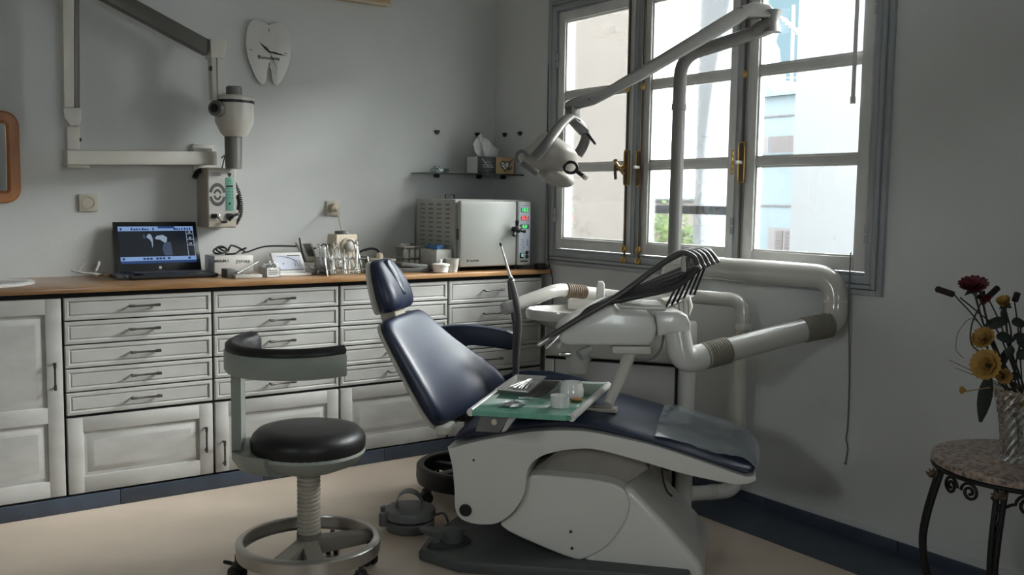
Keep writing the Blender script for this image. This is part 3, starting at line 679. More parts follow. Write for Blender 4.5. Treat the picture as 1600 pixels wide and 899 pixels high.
pt = thing('lidded_pot', 'round white porcelain pot with a knobbed lid at the counter front', 'pot', (-.662, -.512, .9))
MB().lathe([(.028, .9005), (.038, .903), (.041, .93), (.041, .934)], c=(-.662, -.512, 0), n=32).build('bowl', m_porcelain, pt)
MB().lathe([(.046, .934), (.047, .943), (.040, .947), (.010, .950), (.007, .955), (.011, .962), (.006, .967)], c=(-.662, -.512, 0), n=32).build('lid', m_porcelain, pt)
cp = thing('measuring_cup', 'small grey plastic measuring cup between the white pot and the autoclave', 'cup', (-.585, -.497, .9))
MB().lathe([(.026, .9005), (.035, .965), (.037, .966), (.037, .969), (.033, .969), (.024, .905)], c=(-.585, -.497, 0), n=28, cap1=True).build('cup', m_lgray, cp)
m = MB()
for k in range(4): m.box((-.588, -.497 - .030, .92 + .01 * k), (.014, .004, .0015))
m.build('graduations', m_gray, cp)

# ---- autoclave
ATC = thing('autoclave', 'white steam autoclave with glowing displays on the counter by the window', 'autoclave', (-.31, -.28, .9))
ax0, ax1, ay0, ay1, az0, az1 = -.548, -.098, -.46, -.06, .918, 1.268
MB().box2((ax0, ay0, az0), (ax1, ay1, az1), .010).build('cabinet', m_auto, ATC)
for (x, y) in ((ax0 + .04, ay0 + .04), (ax1 - .04, ay0 + .04), (ax0 + .04, ay1 - .04), (ax1 - .04, ay1 - .04)): MB().lathe([(.018, .9002), (.02, .918)], c=(x, y, 0), n=14).build('foot', m_rubber, ATC)
m = MB()
for i in range(4):
    for j in range(12): m.box((ax0 - .0005, -.390 + i * .085, 1.238 - j * .0235), (.002, .042, .0075), 0)
o = m.build('vent_slots', mat('vent_brown', (.16, .135, .11), .6), ATC); o['kind'] = 'stuff'
dx1 = -.192
dr = MB().box2((ax0 + .006, ay0 - .045, az0 + .004), (dx1, ay0 - .004, az1 - .006), .014).build('door', m_auto, ATC)
MB().box((ax0 + .006, ay0 - .022, 1.09), (.010, .018, .055), .002).build('hinge', m_bronze, dr)
MB().box((ax0 + .05, ay0 - .0455, .955), (.010, .001, .010)).build('emblem', m_ink, dr); text('lettering', 'Tau STERIL', .0125, (ax0 + .062, ay0 - .0455, .954), WALLX, m_ink, dr, align='LEFT', bold=.0003)
hx, hz = dx1 - .020, 1.115
m = MB(); m.lathe([(.014, 0), (.014, .025), (.019, .03), (.019, .045), (.012, .05)], c=(hx, ay0 - .044, hz), mat=Matrix.Rotation(PI / 2, 4, 'X'), n=16)
for a in (105, 225, -15):
    a = math.radians(a); y = ay0 - .080; m.tube([(hx, y, hz), (hx + .022 * math.cos(a), y, hz + .022 * math.sin(a)), (hx + .045 * math.cos(a), y - .01, hz + .045 * math.sin(a))], [.012, .008, .010], 8)
m.build('locking_handle', m_black, dr)
pn = MB().box2((dx1 + .004, ay0 - .045, az0 + .004), (ax1, ay0 - .004, az1 - .006), .012).build('control_panel', m_auto, ATC)
py = ay0 - .0455; px0, px1 = dx1 + .014, ax1 - .010; pc = (px0 + px1) / 2
MB().box2((px0, py - .0004, .955), (px1, py + .001, 1.245)).build('membrane', mat('blue_grey_membrane', (.36, .40, .47), .35), pn)
e_green = emit('led_green', (.03, .85, .18), .8); e_red = emit('led_red', (.9, .05, .04), .8)
for zc, mt, tx, hw in ((1.215, e_green, '18.2', .022), (1.172, e_red, '25.5', .022), (1.127, e_green, '4.0', .026)):
    MB().box((pc, py - .0008, zc), (hw * 2 + .006, .0012, .024)).build('display_window', m_black, pn)
    text('display_digits', tx, .026, (pc, py - .0018, zc), WALLX, mt, pn, bold=.0014)
m = MB()
for z, xs_ in ((1.150, (-.014, .014)), (1.105, (-.014, .014)), (1.085, (.0, .020))):
    for x in xs_: m.lathe([(.0055, 0), (.0055, .001)], c=(pc + x, py - .0005, z), mat=Matrix.Rotation(PI / 2, 4, 'X'), n=12)
m.build('buttons', m_lgray, pn)
m = MB()
for k in range(8): m.box((pc - .014 + .004 * (k % 3), py - .0008, 1.06 - .009 * k), (.018, .0006, .0025))
for k in range(3): m.box((pc + .02, py - .0008, 1.055 - .012 * k), (.010, .0006, .006))
m.build('panel_print', m_gray, pn); text('lettering', 'AUTOMATIC', .010, (pc, py - .0008, 1.238), WALLX, m_gray, pn)
MB().box((pc - .016, py - .002, .975), (.024, .005, .030), .002).build('power_switch', m_black, pn); MB().box((pc - .014, py - .0046, .976), (.013, .001, .018)).build('switch_lamp', emit('switch_glow', (.35, .8, .66), .5), pn)
for z in (.990, .968): MB().lathe([(.010, 0), (.010, .005), (.007, .008)], c=(pc + .018, py, z), mat=R90, n=16).build('fuse_cap', m_black, pn)
MB().box((pc, py - .0008, .944), (.048, .0008, .007)).build('name_strip', m_ink, pn)
o = MB().lathe([(.028, 1.2685), (.030, 1.29), (.026, 1.292)], c=(-.42, -.2, 0), n=18).build('clear_dish', m_crystal); thing_props(o, 'small clear plastic dish lying on top of the autoclave', 'dish')

# ================================================================== THINGS ON THE WALLS
def socket(x, z, label, plug):
    s = thing('wall_socket', label, 'socket', (x, 0, z - .038))
    MB().box((x, -.006, z), (.078, .012, .076), .003).build('plate', m_cream, s)
    r = MB().lathe([(.028, .011), (.028, .0145), (.024, .0145), (.022, .006), (.0, .006)], c=(x, 0, z), mat=Matrix.Rotation(PI / 2, 4, 'X'), n=28, cap0=False)
    r.build('socket_ring', m_beigegray, s)
    m = MB()
    for d in (-.0095, .0095): m.lathe([(.0035, 0), (.0035, .001)], c=(x + d, -.0062, z), mat=Matrix.Rotation(PI / 2, 4, 'X'), n=10)
    m.build('contact_holes', m_ink, s)
    if plug: MB().lathe([(.020, .0), (.022, .02), (.017, .035), (.008, .04)], c=(x - .004, -.006, z + .004), mat=Matrix.Rotation(PI / 2, 4, 'X'), n=20).build('plug', m_beigep, s)
socket(-2.193, 1.227, 'square cream wall socket left of the laptop, nothing plugged in', False)
socket(-1.008, 1.210, 'square cream wall socket with a beige plug above the adaptor cube', True)

# mirror with rounded orange wooden frame
mr = thing('wall_mirror', 'orange-brown wooden framed mirror with rounded corners at the left edge', 'mirror', (-2.68, 0, 1.20))
def rrect(x0, x1, z0, z1, r, y, n=6):
    o = []
    for cx_, cz_, a0 in ((x1 - r, z1 - r, 0), (x0 + r, z1 - r, 90), (x0 + r, z0 + r, 180), (x1 - r, z0 + r, 270)):
        for k in range(n + 1):
            a = math.radians(a0 + 90 * k / n); o.append(Vector((cx_ + r * math.cos(a), y, cz_ + r * math.sin(a))))
    return o
RR = [rrect(-2.90 + i, -2.462 - i, 1.222 + i, 1.612 - i, max(.012, .062 - i), y) for i, y in ((0, -.002), (0, -.018), (.008, -.026), (.040, -.026), (.048, -.018), (.052, -.012), (.052, -.004))]
MB().loft(RR, cap=False).build('frame', m_orange, mr)
MB().add(rrect(-2.90 + .05, -2.462 - .05, 1.272, 1.562, .014, -.008), [tuple(range(28))]).build('mirror_pane', m_mirror, mr, smooth=False)

# tooth clock
ck = thing('tooth_clock', 'white tooth-shaped wall clock with black hands and lettering', 'clock', (-1.352, 0, 1.81))
X0, Z0 = -1.352, 1.972
half = [(0, .130), (.03, .142), (.055, .150), (.083, .142), (.104, .115), (.114, .07), (.115, .02), (.106, -.035), (.09, -.08), (.07, -.125), (.05, -.152), (.033, -.160), (.021, -.148), (.014, -.12), (.010, -.09), (.0, -.072)]
rp_ = catmull([(p[0], 0, p[1]) for p in half], 3)
outl = [(p.x, p.z) for p in rp_] + [(-p.x, p.z) for p in rp_[::-1][1:-1]]
tb = MB().prism([(X0 + x, -.012, Z0 + z) for x, z in outl], (0, -.010, 0), .003); tb.build('tooth_face', m_white, ck)
MB().box((X0, -.006, Z0 + .0), (.06, .012, .06)).build('movement_box', m_black, ck); MB().box((X0, -.007, Z0 + .122), (.03, .012, .025)).build('hanger', m_black, ck)
def hand(ang, ln, wd, y, mt, tail=.01):
    a = math.radians(ang); d = Vector((math.sin(a), 0, math.cos(a))); s = Vector((d.z, 0, -d.x)); c = Vector((X0, y, Z0))
    MB().prism([c - d * tail - s * wd * .4, c - d * tail + s * wd * .4, c + d * ln * .35 + s * wd, c + d * ln, c + d * ln * .35 - s * wd], (0, -.001, 0)).build('hand', mt, ck, smooth=False)
hand(-50, .066, .0058, -.024, m_ink); hand(98, .092, .005, -.0255, m_ink); hand(153, .095, .0012, -.027, m_ink, .035)
MB().lathe([(.004, .022), (.004, .029)], c=(X0, 0, Z0), mat=R90, n=12).build('hub', m_ink, ck)
for (x, z, w_, h_) in ((0, .103, .003, .016), (0, -.062, .003, .016), (-.092, 0, .014, .003), (.085, 0, .014, .003)): MB().box((X0 + x, -.0224, Z0 + z), (w_, .0008, h_)).build('hour_mark', m_ink, ck)
text('lettering', 'Bionodonts', .024, (X0 - .002, -.0225, Z0 - .030), WALLX, mat('dark_green_print', (.012, .04, .028), .5), ck, bold=.0005)

# fluorescent wall light above, mostly out of frame
wl = thing('wall_light', 'yellowed end of a batten light on the wall at the top edge', 'light', (-.94, 0, 2.255))
MB().box2((-1.30, -.065, 2.268), (-.705, 0, 2.33), .004).build('housing', m_tan, wl)
MB().box2((-1.30, -.075, 2.262), (-.70, -.058, 2.275), .002).build('lip', m_beigep, wl)
MB().tube([(-1.29, -.085, 2.31), (-.79, -.085, 2.31)], .014, 12).build('tube', m_porcelain, wl); MB().box((-.765, -.085, 2.31), (.04, .035, .045), .004).build('tube_holder', m_black, wl)

# corner glass shelf, spare clips
sh = thing('glass_shelf', 'curved clear glass corner shelf on small dark clips above the autoclave', 'shelf', (-.25, -.1, 1.405))
pts = [(-.545, -.002), (-.002, -.002), (-.002, -.30)] + [(-.002 - .54 * math.sin(t), -.30 + .296 * (1 - math.cos(t)) if False else -.30 + .29 * (t / (PI / 2)) ** 2.0) for t in [i * PI / 2 / 12 for i in range(1, 12)]]
MB().prism([(x, y, 1.4) for x, y in pts], (0, 0, .008)).build('glass', m_shelf, sh, smooth=False)
for (x, y) in ((-.39, -.012), (-.11, -.012), (-.012, -.11)): MB().box((x, y, 1.392), (.028, .022, .016), .003).build('clip', m_black, sh)
for i, (x, y, lab) in enumerate(((-.386, -.008, 'small dark empty shelf clip high on the wall left of the tissue box'), (-.122, -.008, 'small dark shelf clip half hidden behind the tissue'), (-.008, -.114, 'small dark shelf clip just right of the tissue on the window wall'), (-.008, -.263, 'small dark shelf clip on the window wall nearest the lamp head'))):
    m = MB(); m.box((x, y, 1.637), (.026 if abs(x) > .02 else .016, .016 if abs(x) > .02 else .026, .014), .002); m.box((x, y, 1.628), (.012, .012, .012))
    o = m.build('shelf_clip', m_black); thing_props(o, lab, 'clip', 'spare clips of the missing upper shelf')
o = MB().box((-.40, -.06, 1.4085 + .012), (.09, .05, .024), .003).box((-.42, -.06, 1.4085 + .03), (.03, .03, .014), .003).build('amber_box', m_shelf); thing_props(o, 'small see-through box lying at the left end of the glass shelf', 'box')
o = MB().box((-.30, -.07, 1.4115), (.12, .06, .006), .001).build('white_card', m_paper); thing_props(o, 'flat white card lying on the glass shelf left of the tissue box', 'card')
tbx = thing('tissue_box', 'black and tan tissue box with a heart print, on the glass shelf', 'tissue box', (-.14, -.17, 1.409))
TM = Matrix.Translation((-.135, -.165, 1.409)) @ Matrix.Rotation(math.radians(-4), 4, 'Z')
def tp(x, y, z): return TM @ Vector((x, y, z))
def tb_(m, p, q, bev=0):
    c = [(p[i] + q[i]) / 2 for i in range(3)]; d = [abs(q[i] - p[i]) for i in range(3)]; return m.box(TM @ Vector(c), d, bev, TM.to_3x3().to_4x4())
tb_(MB(), (-.115, -.06, 0), (.115, .06, .092), .002).build('carton', m_black, tbx)
m = MB(); tb_(m, (-.1158, -.059, .001), (-.115, .059, .091)); m.build('white_end', m_paper, tbx)
m = MB(); tb_(m, (0.0, -.0608, .001), (.115, -.06, .091)); m.build('tan_print', m_tan, tbx)
hp = []
for k in range(28):
    t = 2 * PI * k / 28; hp.append(tp(.058 + .0018 * 16 * math.sin(t) ** 3, -.0612, .046 + .0019 * (13 * math.cos(t) - 5 * math.cos(2 * t) - 2 * math.cos(3 * t) - math.cos(4 * t))))
m = MB(); m.add(hp, [tuple(range(28))]); m.build('heart_print', m_paper, tbx, smooth=False)
m = MB(); m.tube(hp + [hp[0]], .0028, 5, cap=False); m.tube([tp(.035, -.0615, .05), tp(.05, -.0615, .055), tp(.058, -.0615, .04), tp(.075, -.0615, .03)], .002, 5)
for dx in (0, .010, .02): m.tube([tp(.07 + dx, -.0615, .018 + dx * .2), tp(.082 + dx, -.0615, .034 + dx * .3)], .002, 5); m.tube([tp(.08 + dx * .8, -.0615, .05 + dx), tp(.092 + dx * .8, -.0615, .07 + dx * .6)], .0022, 5)
m.build('heart_outline', m_ink, tbx)
m = MB()
for (x, z, w_) in ((-.06, .045, .07), (-.055, .034, .08), (-.06, .060, .05)): tb_(m, (x - w_ / 2 + .01, -.0608, z), (x + w_ / 2, -.0602, z + .004))
m.tube([tp(-.09, -.0606, .08), tp(-.07, -.0606, .06), tp(-.05, -.0606, .04)], .003, 5); m.build('side_print', m_lgray, tbx)
m = MB(); rnd = random.Random(11); ringpts = []
for h, rx, ry, ox in ((.088, .040, .012, 0), (.105, .058, .022, -.004), (.13, .066, .030, -.010), (.155, .064, .030, -.016), (.178, .046, .024, -.026), (.192, .022, .012, -.034), (.196, .004, .003, -.036)):
    rg = []
    for k in range(34):
        a = 2 * PI * k / 34; f = 1 + .22 * math.sin(7 * a + h * 25) + .13 * math.sin(12 * a - h * 40); rg.append(tp(-.02 + ox + rx * f * math.cos(a), ry * f * math.sin(a) - .004, h + (.010 * math.sin(5 * a + 1) - .016 * math.cos(a) * (h > .15) if h > .1 else 0)))
    ringpts.append(rg)
m.loft(ringpts); m.build('tissue', mat('tissue_paper', (.66, .66, .66), .8), tbx, smooth=False)

# ---- wall-mounted x-ray arm
XY = -.20
xr = thing('xray_unit', 'old white wall-mounted dental x-ray unit with folded arms and a grey cone', 'x-ray unit', (-1.62, 0, 1.40))
def flat(pts, y0, dep, bev=.006): return MB().prism([(x, y0, z) for x, z in pts], (0, dep, 0), bev)
m = MB(); A, B = Vector((-2.313, -0.220, 1.418)), Vector((-1.648, -0.130, 1.443))
d = (B - A).normalized(); n_ = Vector((-d.y, d.x, 0)) * .075; u_ = Vector((0, 0, 1))
m.prism([A - u_ * .031, B - u_ * .033, B + u_ * .030, A + u_ * .031], n_, .008); m.build('lower_arm', m_white2, xr)
MB().box(B + n_ * .5 + Vector((-.06, 0, .034)), (.09, .06, .018), .004).build('arm_cap', m_white2, xr)
MB().box(A + n_ * .5 + Vector((.05, 0, -.036)), (.09, .05, .014), .004).build('pivot_plate', m_beigegray, xr)
MB().tube([(B.x - .03, -.10, 1.44), (B.x - .03, -.003, 1.44)], .028, 12).box((B.x - .03, -.0095, 1.44), (.10, .016, .14), .004).build('wall_bracket', m_white2, xr)
NX = A.x + .028
MB().box((NX, -.185, 1.50), (.050, .05, .10), .006).build('neck', m_white2, xr); MB().box((NX + .028, -.2, 1.495), (.008, .012, .014)).build('neck_screw', m_black, xr)
MB().prism([(-2.324, -0.225, 1.624), (-2.252, -0.225, 1.629), (-2.256, -0.225, 1.570), (-2.269, -0.225, 1.551), (-2.298, -0.225, 1.549), (-2.322, -0.225, 1.585)], (0, .08, 0), .005).build('knuckle', m_white2, xr)
U0, U1 = Vector((-2.315, -0.225, 2.063)), Vector((-2.321, -0.225, 1.624)); V0, V1 = Vector((-2.270, -0.225, 2.069)), Vector((-2.280, -0.225, 1.627))
E0_, E1_ = U0 + (U0 - U1) * .45, V0 + (V0 - V1) * .45
MB().prism([U1, V1, E1_, E0_], (0, .075, 0), .006).build('upright_arm', m_white2, xr)
MB().prism([(-2.276, -0.210, 1.628), (-2.256, -0.210, 1.630), (-2.243, -0.210, 2.270), (-2.262, -0.210, 2.267)], (0, .05, 0), .003).build('arm_channel', m_mgray, xr)
a0, a1 = Vector((-2.092, -0.220, 2.098)), Vector((-1.706, -0.220, 1.931)); dd = (a0 - a1); a0 = a1 + dd * 1.62
pr_ = Vector((dd.z, 0, -dd.x)).normalized() * .0335
if pr_.z < 0: pr_ = -pr_
MB().prism([a1 - pr_, a1 + pr_, a0 + pr_, a0 - pr_], (0, .06, 0), .004).build('upper_arm', mat('arm_dark_grey', (.105, .10, .09), .45, .2), xr)
MB().box((a0.x + .01, -.19, a0.z), (.09, .09, .09), .01).build('elbow', m_white2, xr)
MB().prism([(-1.707, -0.235, 1.971), (-1.632, -0.235, 1.974), (-1.635, -0.235, 1.928), (-1.647, -0.235, 1.889), (-1.706, -0.235, 1.887)], (0, .085, 0), .004).build('upper_knuckle', m_white2, xr)
MB().prism([(-1.704, -0.230, 1.887), (-1.655, -0.230, 1.889), (-1.660, -0.230, 1.702), (-1.698, -0.230, 1.697)], (0, .055, 0), .004).build('fork', m_white2, xr)
MB().prism([(-1.681, -0.232, 1.889), (-1.676, -0.232, 1.890), (-1.677, -0.232, 1.704), (-1.680, -0.232, 1.704)], (0, .002, 0)).build('fork_groove', m_mgray, xr)
MB().box((-1.704, -0.220, 1.840), (.012, .02, .02), .003).build('fork_knob', m_black, xr)
hc = Vector((-1.591, -0.200, 1.640))
MB().lathe([(.048, -.100), (.062, -.085), (.086, -.035), (.088, .02), (.088, .052)], c=hc, n=36).build('tube_head', m_white2, xr)
MB().lathe([(.091, .052), (.092, .058), (.091, .064)], c=hc, n=36).build('head_seam', m_black, xr)
MB().lathe([(.091, .064), (.091, .078), (.084, .086), (.03, .090)], c=hc, n=36).build('head_lid', m_white2, xr)
MB().lathe([(.036, .088), (.036, .125), (.032, .130)], c=hc, n=24).build('top_knob', m_mgray, xr)
sc_ = Vector((-1.681, -0.240, 1.660)); dirx = Vector((-.75, -.65, .02)).normalized(); q_ = dirx.to_track_quat('Z', 'Y').to_matrix().to_4x4()
MB().lathe([(.036, -.07), (.036, .02), (.033, .026)], c=sc_, mat=q_, n=26).build('side_dial', m_mgray, xr)
MB().lathe([(.020, .0262), (.020, .030)], c=sc_, mat=q_, n=20).build('dial_cap', m_black, xr)
MB().lathe([(.036, -.247), (.038, -.22), (.040, -.10)], c=hc + Vector((-.006, 0, 0)), n=28).build('cone', m_mgray, xr)

# ---- generator box with keypad, coiled handset cord
gx = thing('xray_control_box', 'beige wall box with round vent slots and a green keypad below the x-ray arm', 'control box', (-1.64, 0, 1.115))
bx0, bx1, bz0, bz1, by = -1.708, -1.571, 1.118, 1.396, -.160
MB().box2((bx0, by, bz0), (bx1, 0, bz1), .006).build('case', mat('box_beige', (.42, .38, .31), .45), gx)
MB().box2((bx0 + .006, by - .002, bz0 + .034), (bx1 - .008, by + .001, bz1 - .010)).build('front_panel', mat('box_panel', (.50, .485, .455), .45), gx)
MB().box2((bx0 + .006, by - .002, bz0 + .006), (bx1 - .008, by + .001, bz0 + .030)).build('lower_strip', m_cream, gx)
MB().box2((bx1 - .052, by - .004, 1.198), (bx1 - .014, by - .001, 1.352), .001).build('keypad', m_teal, gx)
m = MB()
for k in range(12): m.box((bx1 - .043 + .011 * (k % 3), by - .0044, 1.30 - .014 * (k // 3)), (.005, .001, .005))
for k in range(3): m.box((bx1 - .036, by - .0044, 1.34 - .008 * k), (.022, .001, .002))
m.build('keypad_print', mat('dark_teal_print', (.05, .14, .11), .5), gx)['kind'] = 'stuff'
MB().box((bx1 - .034, by - .005, 1.312), (.030, .003, .008)).build('display_window', m_black, gx); MB().box((bx1 - .034, by - .005, 1.231), (.009, .003, .009)).build('key_button', m_black, gx)
def arcslot(m, c, r0, r1, a0, a1, n=14):
    vs = []
    for i in range(n + 1):
        a = math.radians(a0 + (a1 - a0) * i / n)
        vs += [(c[0] + r0 * math.cos(a) * .86, by - .0032, c[1] + r0 * math.sin(a) * 1.2), (c[0] + r1 * math.cos(a) * .86, by - .0032, c[1] + r1 * math.sin(a) * 1.2)]
    m.add(vs, [(2 * i, 2 * i + 1, 2 * i + 3, 2 * i + 2) for i in range(n)])
cc = (-1.662, 1.272)
for r0, r1 in ((.012, .022), (.031, .045)):
    for a0_, a1_ in ((12, 168), (192, 348)):
        m = MB(); arcslot(m, cc, r0, r1, a0_, a1_); m.build('vent_slot', m_dgray, gx, smooth=False)
m = MB()
for k in range(3): m.box((-1.668 + .006 * (k == 1), by - .003, 1.372 - .006 * k), (.045 - .012 * (k % 2), .001, .002))
m.build('name_print', m_gray, gx)
MB().prism([(bx1 - .042, by - .003, 1.374), (bx1 - .024, by - .003, 1.374), (bx1 - .026, by - .003, 1.362), (bx1 - .033, by - .003, 1.354), (bx1 - .040, by - .003, 1.362)], (0, -.001, 0)).build('shield_emblem', m_ink, gx)
MB().lathe([(.009, 0), (.009, .012), (.006, .014)], c=(bx0 + .046, by - .002, 1.173), mat=R90, n=16).build('key_switch', m_chrome, gx)
MB().box((bx1 - .035, by - .006, 1.172), (.032, .010, .026), .002).build('cord_socket', m_black, gx)
m = MB(); m.tube(catmull([(bx0 + .012, by - .012, 1.172), (bx0 + .035, by - .018, 1.173), (bx0 + .05, by - .016, 1.158), (bx0 + .066, by - .015, 1.143), (bx0 + .085, by - .018, 1.145)]), [.010] * 7 + [.004] * 18, 8); m.box((bx0 + .070, by - .015, 1.145), (.022, .014, .010), .002)
m.tube(catmull([(bx1 - .04, by - .012, 1.150), (bx1 - .02, by - .015, 1.172), (bx1 + .005, by - .014, 1.185), (bx1 + .018, by + .01, 1.20)]), .005, 6)
m.build('trigger_lead', m_black, gx)
m = MB()
for path in ([(bx1 + .008, by + .05, 1.335), (bx1 + .030, by + .05, 1.28), (bx1 + .040, by + .05, 1.22), (bx1 + .034, by + .05, 1.17), (bx1 + .010, by + .05, 1.128)], [(bx1 + .012, by + .02, 1.27), (bx1 + .018, by + .02, 1.24), (bx1 + .014, by + .02, 1.20)]):
    cp_ = catmull(path, 40); pts = []
    for i, p in enumerate(cp_):
        a = i * .95; pts.append(p + Vector((.0085 * math.cos(a), .0085 * math.sin(a), 0)))
    m.tube(pts, .0022, 5)
m.build('coiled_cord', m_black, gx)
m = MB(); m.tube(catmull([(-1.705, -.06, 1.385), (-1.725, -.07, 1.375), (-1.742, -.08, 1.35)]), .012, 8); m.build('handset', m_black, gx)
m = MB(); m.tube(catmull([(-1.630, -0.130, 1.443), (-1.618, -0.140, 1.455), (-1.618, -0.120, 1.423), (-1.611, -0.080, 1.400)], 5), .003, 6); m.build('link_cable', m_black, xr)

# ================================================================== DENTAL CHAIR   local axes: s along the seat, t away from the camera side
CO = Vector((-1.487, -1.766, 0)); CA = Vector((math.cos(math.radians(-48)), math.sin(math.radians(-48)), 0)); CB = Vector((-CA.y, CA.x, 0))
def CH(s, t, z): return CO + CA * s + CB * t + Vector((0, 0, z))
dc = thing('dental_chair', 'reclined navy blue dental chair with white shell on a grey base plate', 'dental chair', CH(.55, .25, 0))
def side(prof, t0, t1, bev=.012, seg=3): return MB().prism([CH(p[0], t0, p[1]) for p in prof], CB * (t1 - t0), bev, seg)
# base plate
bp = [CH(-.005, -.01, 0), CH(.16, -.085, 0), CH(.93, -.02, 0), CH(.93, .46, 0), CH(.2, .50, 0), CH(.03, .40, 0), CH(-.015, .15, 0)]
MB().prism(bp, (0, 0, .045), .012, 2).build('base_plate', m_dgray, dc)
# lower body with curved cover panel
P2 = [(0.255, 0.135), (0.325, 0.187), (0.360, 0.254), (0.368, 0.324), (0.406, 0.331), (0.604, 0.329), (0.673, 0.319), (0.708, 0.298), (0.724, 0.255), (0.715, 0.202), (0.682, 0.141), (0.642, 0.093), (0.588, 0.056), (0.544, 0.038)]
side(chaikin(P2, 2), .03, .46, .008).build('link_cover', m_white, dc)
P2b = [(0.362, 0.315), (0.488, 0.424), (0.750, 0.409), (0.777, 0.361), (0.675, 0.282)]
side(P2b, .10, .44, .004).build('inner_column', mat('shaded_white', (.27, .25, .22), .6, var=.2), dc)  # white darkened: shade of the cavity under the shell is in the colour
P3 = [(0.682, 0.293), (0.720, 0.309), (0.755, 0.277), (0.843, 0.192), (0.956, 0.075), (0.974, 0.031), (0.976, -0.048), (0.957, -0.088), (0.544, -0.027), (0.554, 0.031)]
side(chaikin(P3, 1), .04, .50, .045, 4).build('toe_cover', m_white, dc)
# shell: side panel under the seat and rim below the leg rest
SH = [(0.092, 0.417), (0.099, 0.406), (0.186, 0.437), (0.369, 0.485), (0.479, 0.498), (0.578, 0.502), (0.798, 0.470), (0.970, 0.422), (1.099, 0.384), (1.127, 0.390), (1.128, 0.377), (1.102, 0.363), (1.056, 0.359), (0.904, 0.379), (0.751, 0.415), (0.644, 0.437), (0.584, 0.444), (0.502, 0.433), (0.432, 0.411), (0.395, 0.386), (0.374, 0.353), (0.368, 0.270), (0.333, 0.204), (0.271, 0.154), (0.194, 0.147), (0.143, 0.160), (0.122, 0.191), (0.120, 0.265), (0.111, 0.349)]
side(chaikin(SH, 2), 0, .53, .010).build('seat_shell', m_white, dc)
o = MB().lathe([(.022, 0), (.022, .003), (.019, .004)], c=CH(*[(p[0], -.004, p[1]) for p in [(0.161, 0.196)]][0]), mat=(-CB).to_track_quat('Z', 'Y').to_matrix().to_4x4(), n=20).build('round_plug', m_black, dc)
MB().sphere(CH(*[(p[0], -.001, p[1]) for p in [(0.187, 0.374)]][0]), .004).build('screw', m_ink, dc)
MB().sphere(CH(*[(p[0], .028, p[1]) for p in [(0.525, 0.142)]][0]), .005).sphere(CH(*[(p[0], .028, p[1]) for p in [(0.530, 0.084)]][0]), .005).build('screw', m_ink, dc)
# seat + leg cushion: loft of cross-sections along s
low = [(0.095, 0.417), (0.190, 0.440), (0.369, 0.487), (0.479, 0.500), (0.578, 0.503), (0.797, 0.472), (0.970, 0.425), (1.095, 0.387), (1.131, 0.390)]
top = [(0.099, 0.447), (0.190, 0.498), (0.368, 0.538), (0.478, 0.556), (0.592, 0.546), (0.816, 0.497), (1.004, 0.442), (1.112, 0.421), (1.139, 0.406)]
m = MB(); R = []
def crosssec(sb, zb, st, zt, t0, t1, crown):
    k = .028
    return [CH(sb, t0 + .004, zb), CH(sb, (t0 + t1) / 2, zb), CH(sb, t1 - .004, zb), CH(sb * .6 + st * .4, t1, zb * .55 + zt * .45), CH(st, t1 - .012, zt - .012), CH(st, t1 - k * 1.6, zt), CH(st, (t0 + t1) / 2, zt + crown), CH(st, t0 + k * 1.6, zt), CH(st, t0 + .012, zt - .012), CH(sb * .6 + st * .4, t0, zb * .55 + zt * .45)]
for i in range(len(low)):
    t1 = [.50, .56, .58, .575, .57, .56, .55, .535, .42][i]; t0 = [.05, .005, 0, 0, 0, 0, 0, .0, .06][i]
    R.append(crosssec(low[i][0], low[i][1], top[i][0], top[i][1], t0, t1, [-.005, -.005, -.004, .0, .004, .004, .004, .002, 0][i]))
    if i in (0, 7): R.append(crosssec(*(low[i][0] * .9 + low[min(i + 1, 8)][0] * .1, low[i][1] * .9 + low[min(i + 1, 8)][1] * .1, top[i][0] * .9 + top[min(i + 1, 8)][0] * .1, top[i][1] * .9 + top[min(i + 1, 8)][1] * .1), t0 * .8, t1, 0))
m.loft(R); m.build('seat_cushion', m_navy, dc, sub=2)
# clear plastic foot cover over the end of the leg rest
m = MB(); rnd = random.Random(21); g = []
ns_, nt_ = 16, 16
for i in range(ns_ + 1):
    f = i / ns_; s_ = .80 + .328 * f
    z_ = .4885 - .0725 * f if f < .90 else .4205 - (f - .90) * .30
    row = []
    for j in range(nt_ + 1):
        h = j / nt_; t_ = .02 + .525 * h if i < ns_ - 3 else .04 + .47 * h
        row.append(CH(s_ + .02 * math.sin(h * 3.1) * (f > .8), t_, z_ + rnd.uniform(-.002, .005) + .003 * math.sin(9 * f + 5 * h) + (.004 if .15 < h < .85 else -.002) + .012))
    g.append(row)
m.add([p for r in g for p in r], [(i * (nt_ + 1) + j, i * (nt_ + 1) + j + 1, (i + 1) * (nt_ + 1) + j + 1, (i + 1) * (nt_ + 1) + j) for i in range(ns_) for j in range(nt_)])
m.build('foot_cover', m_footfilm, dc, angle=60)
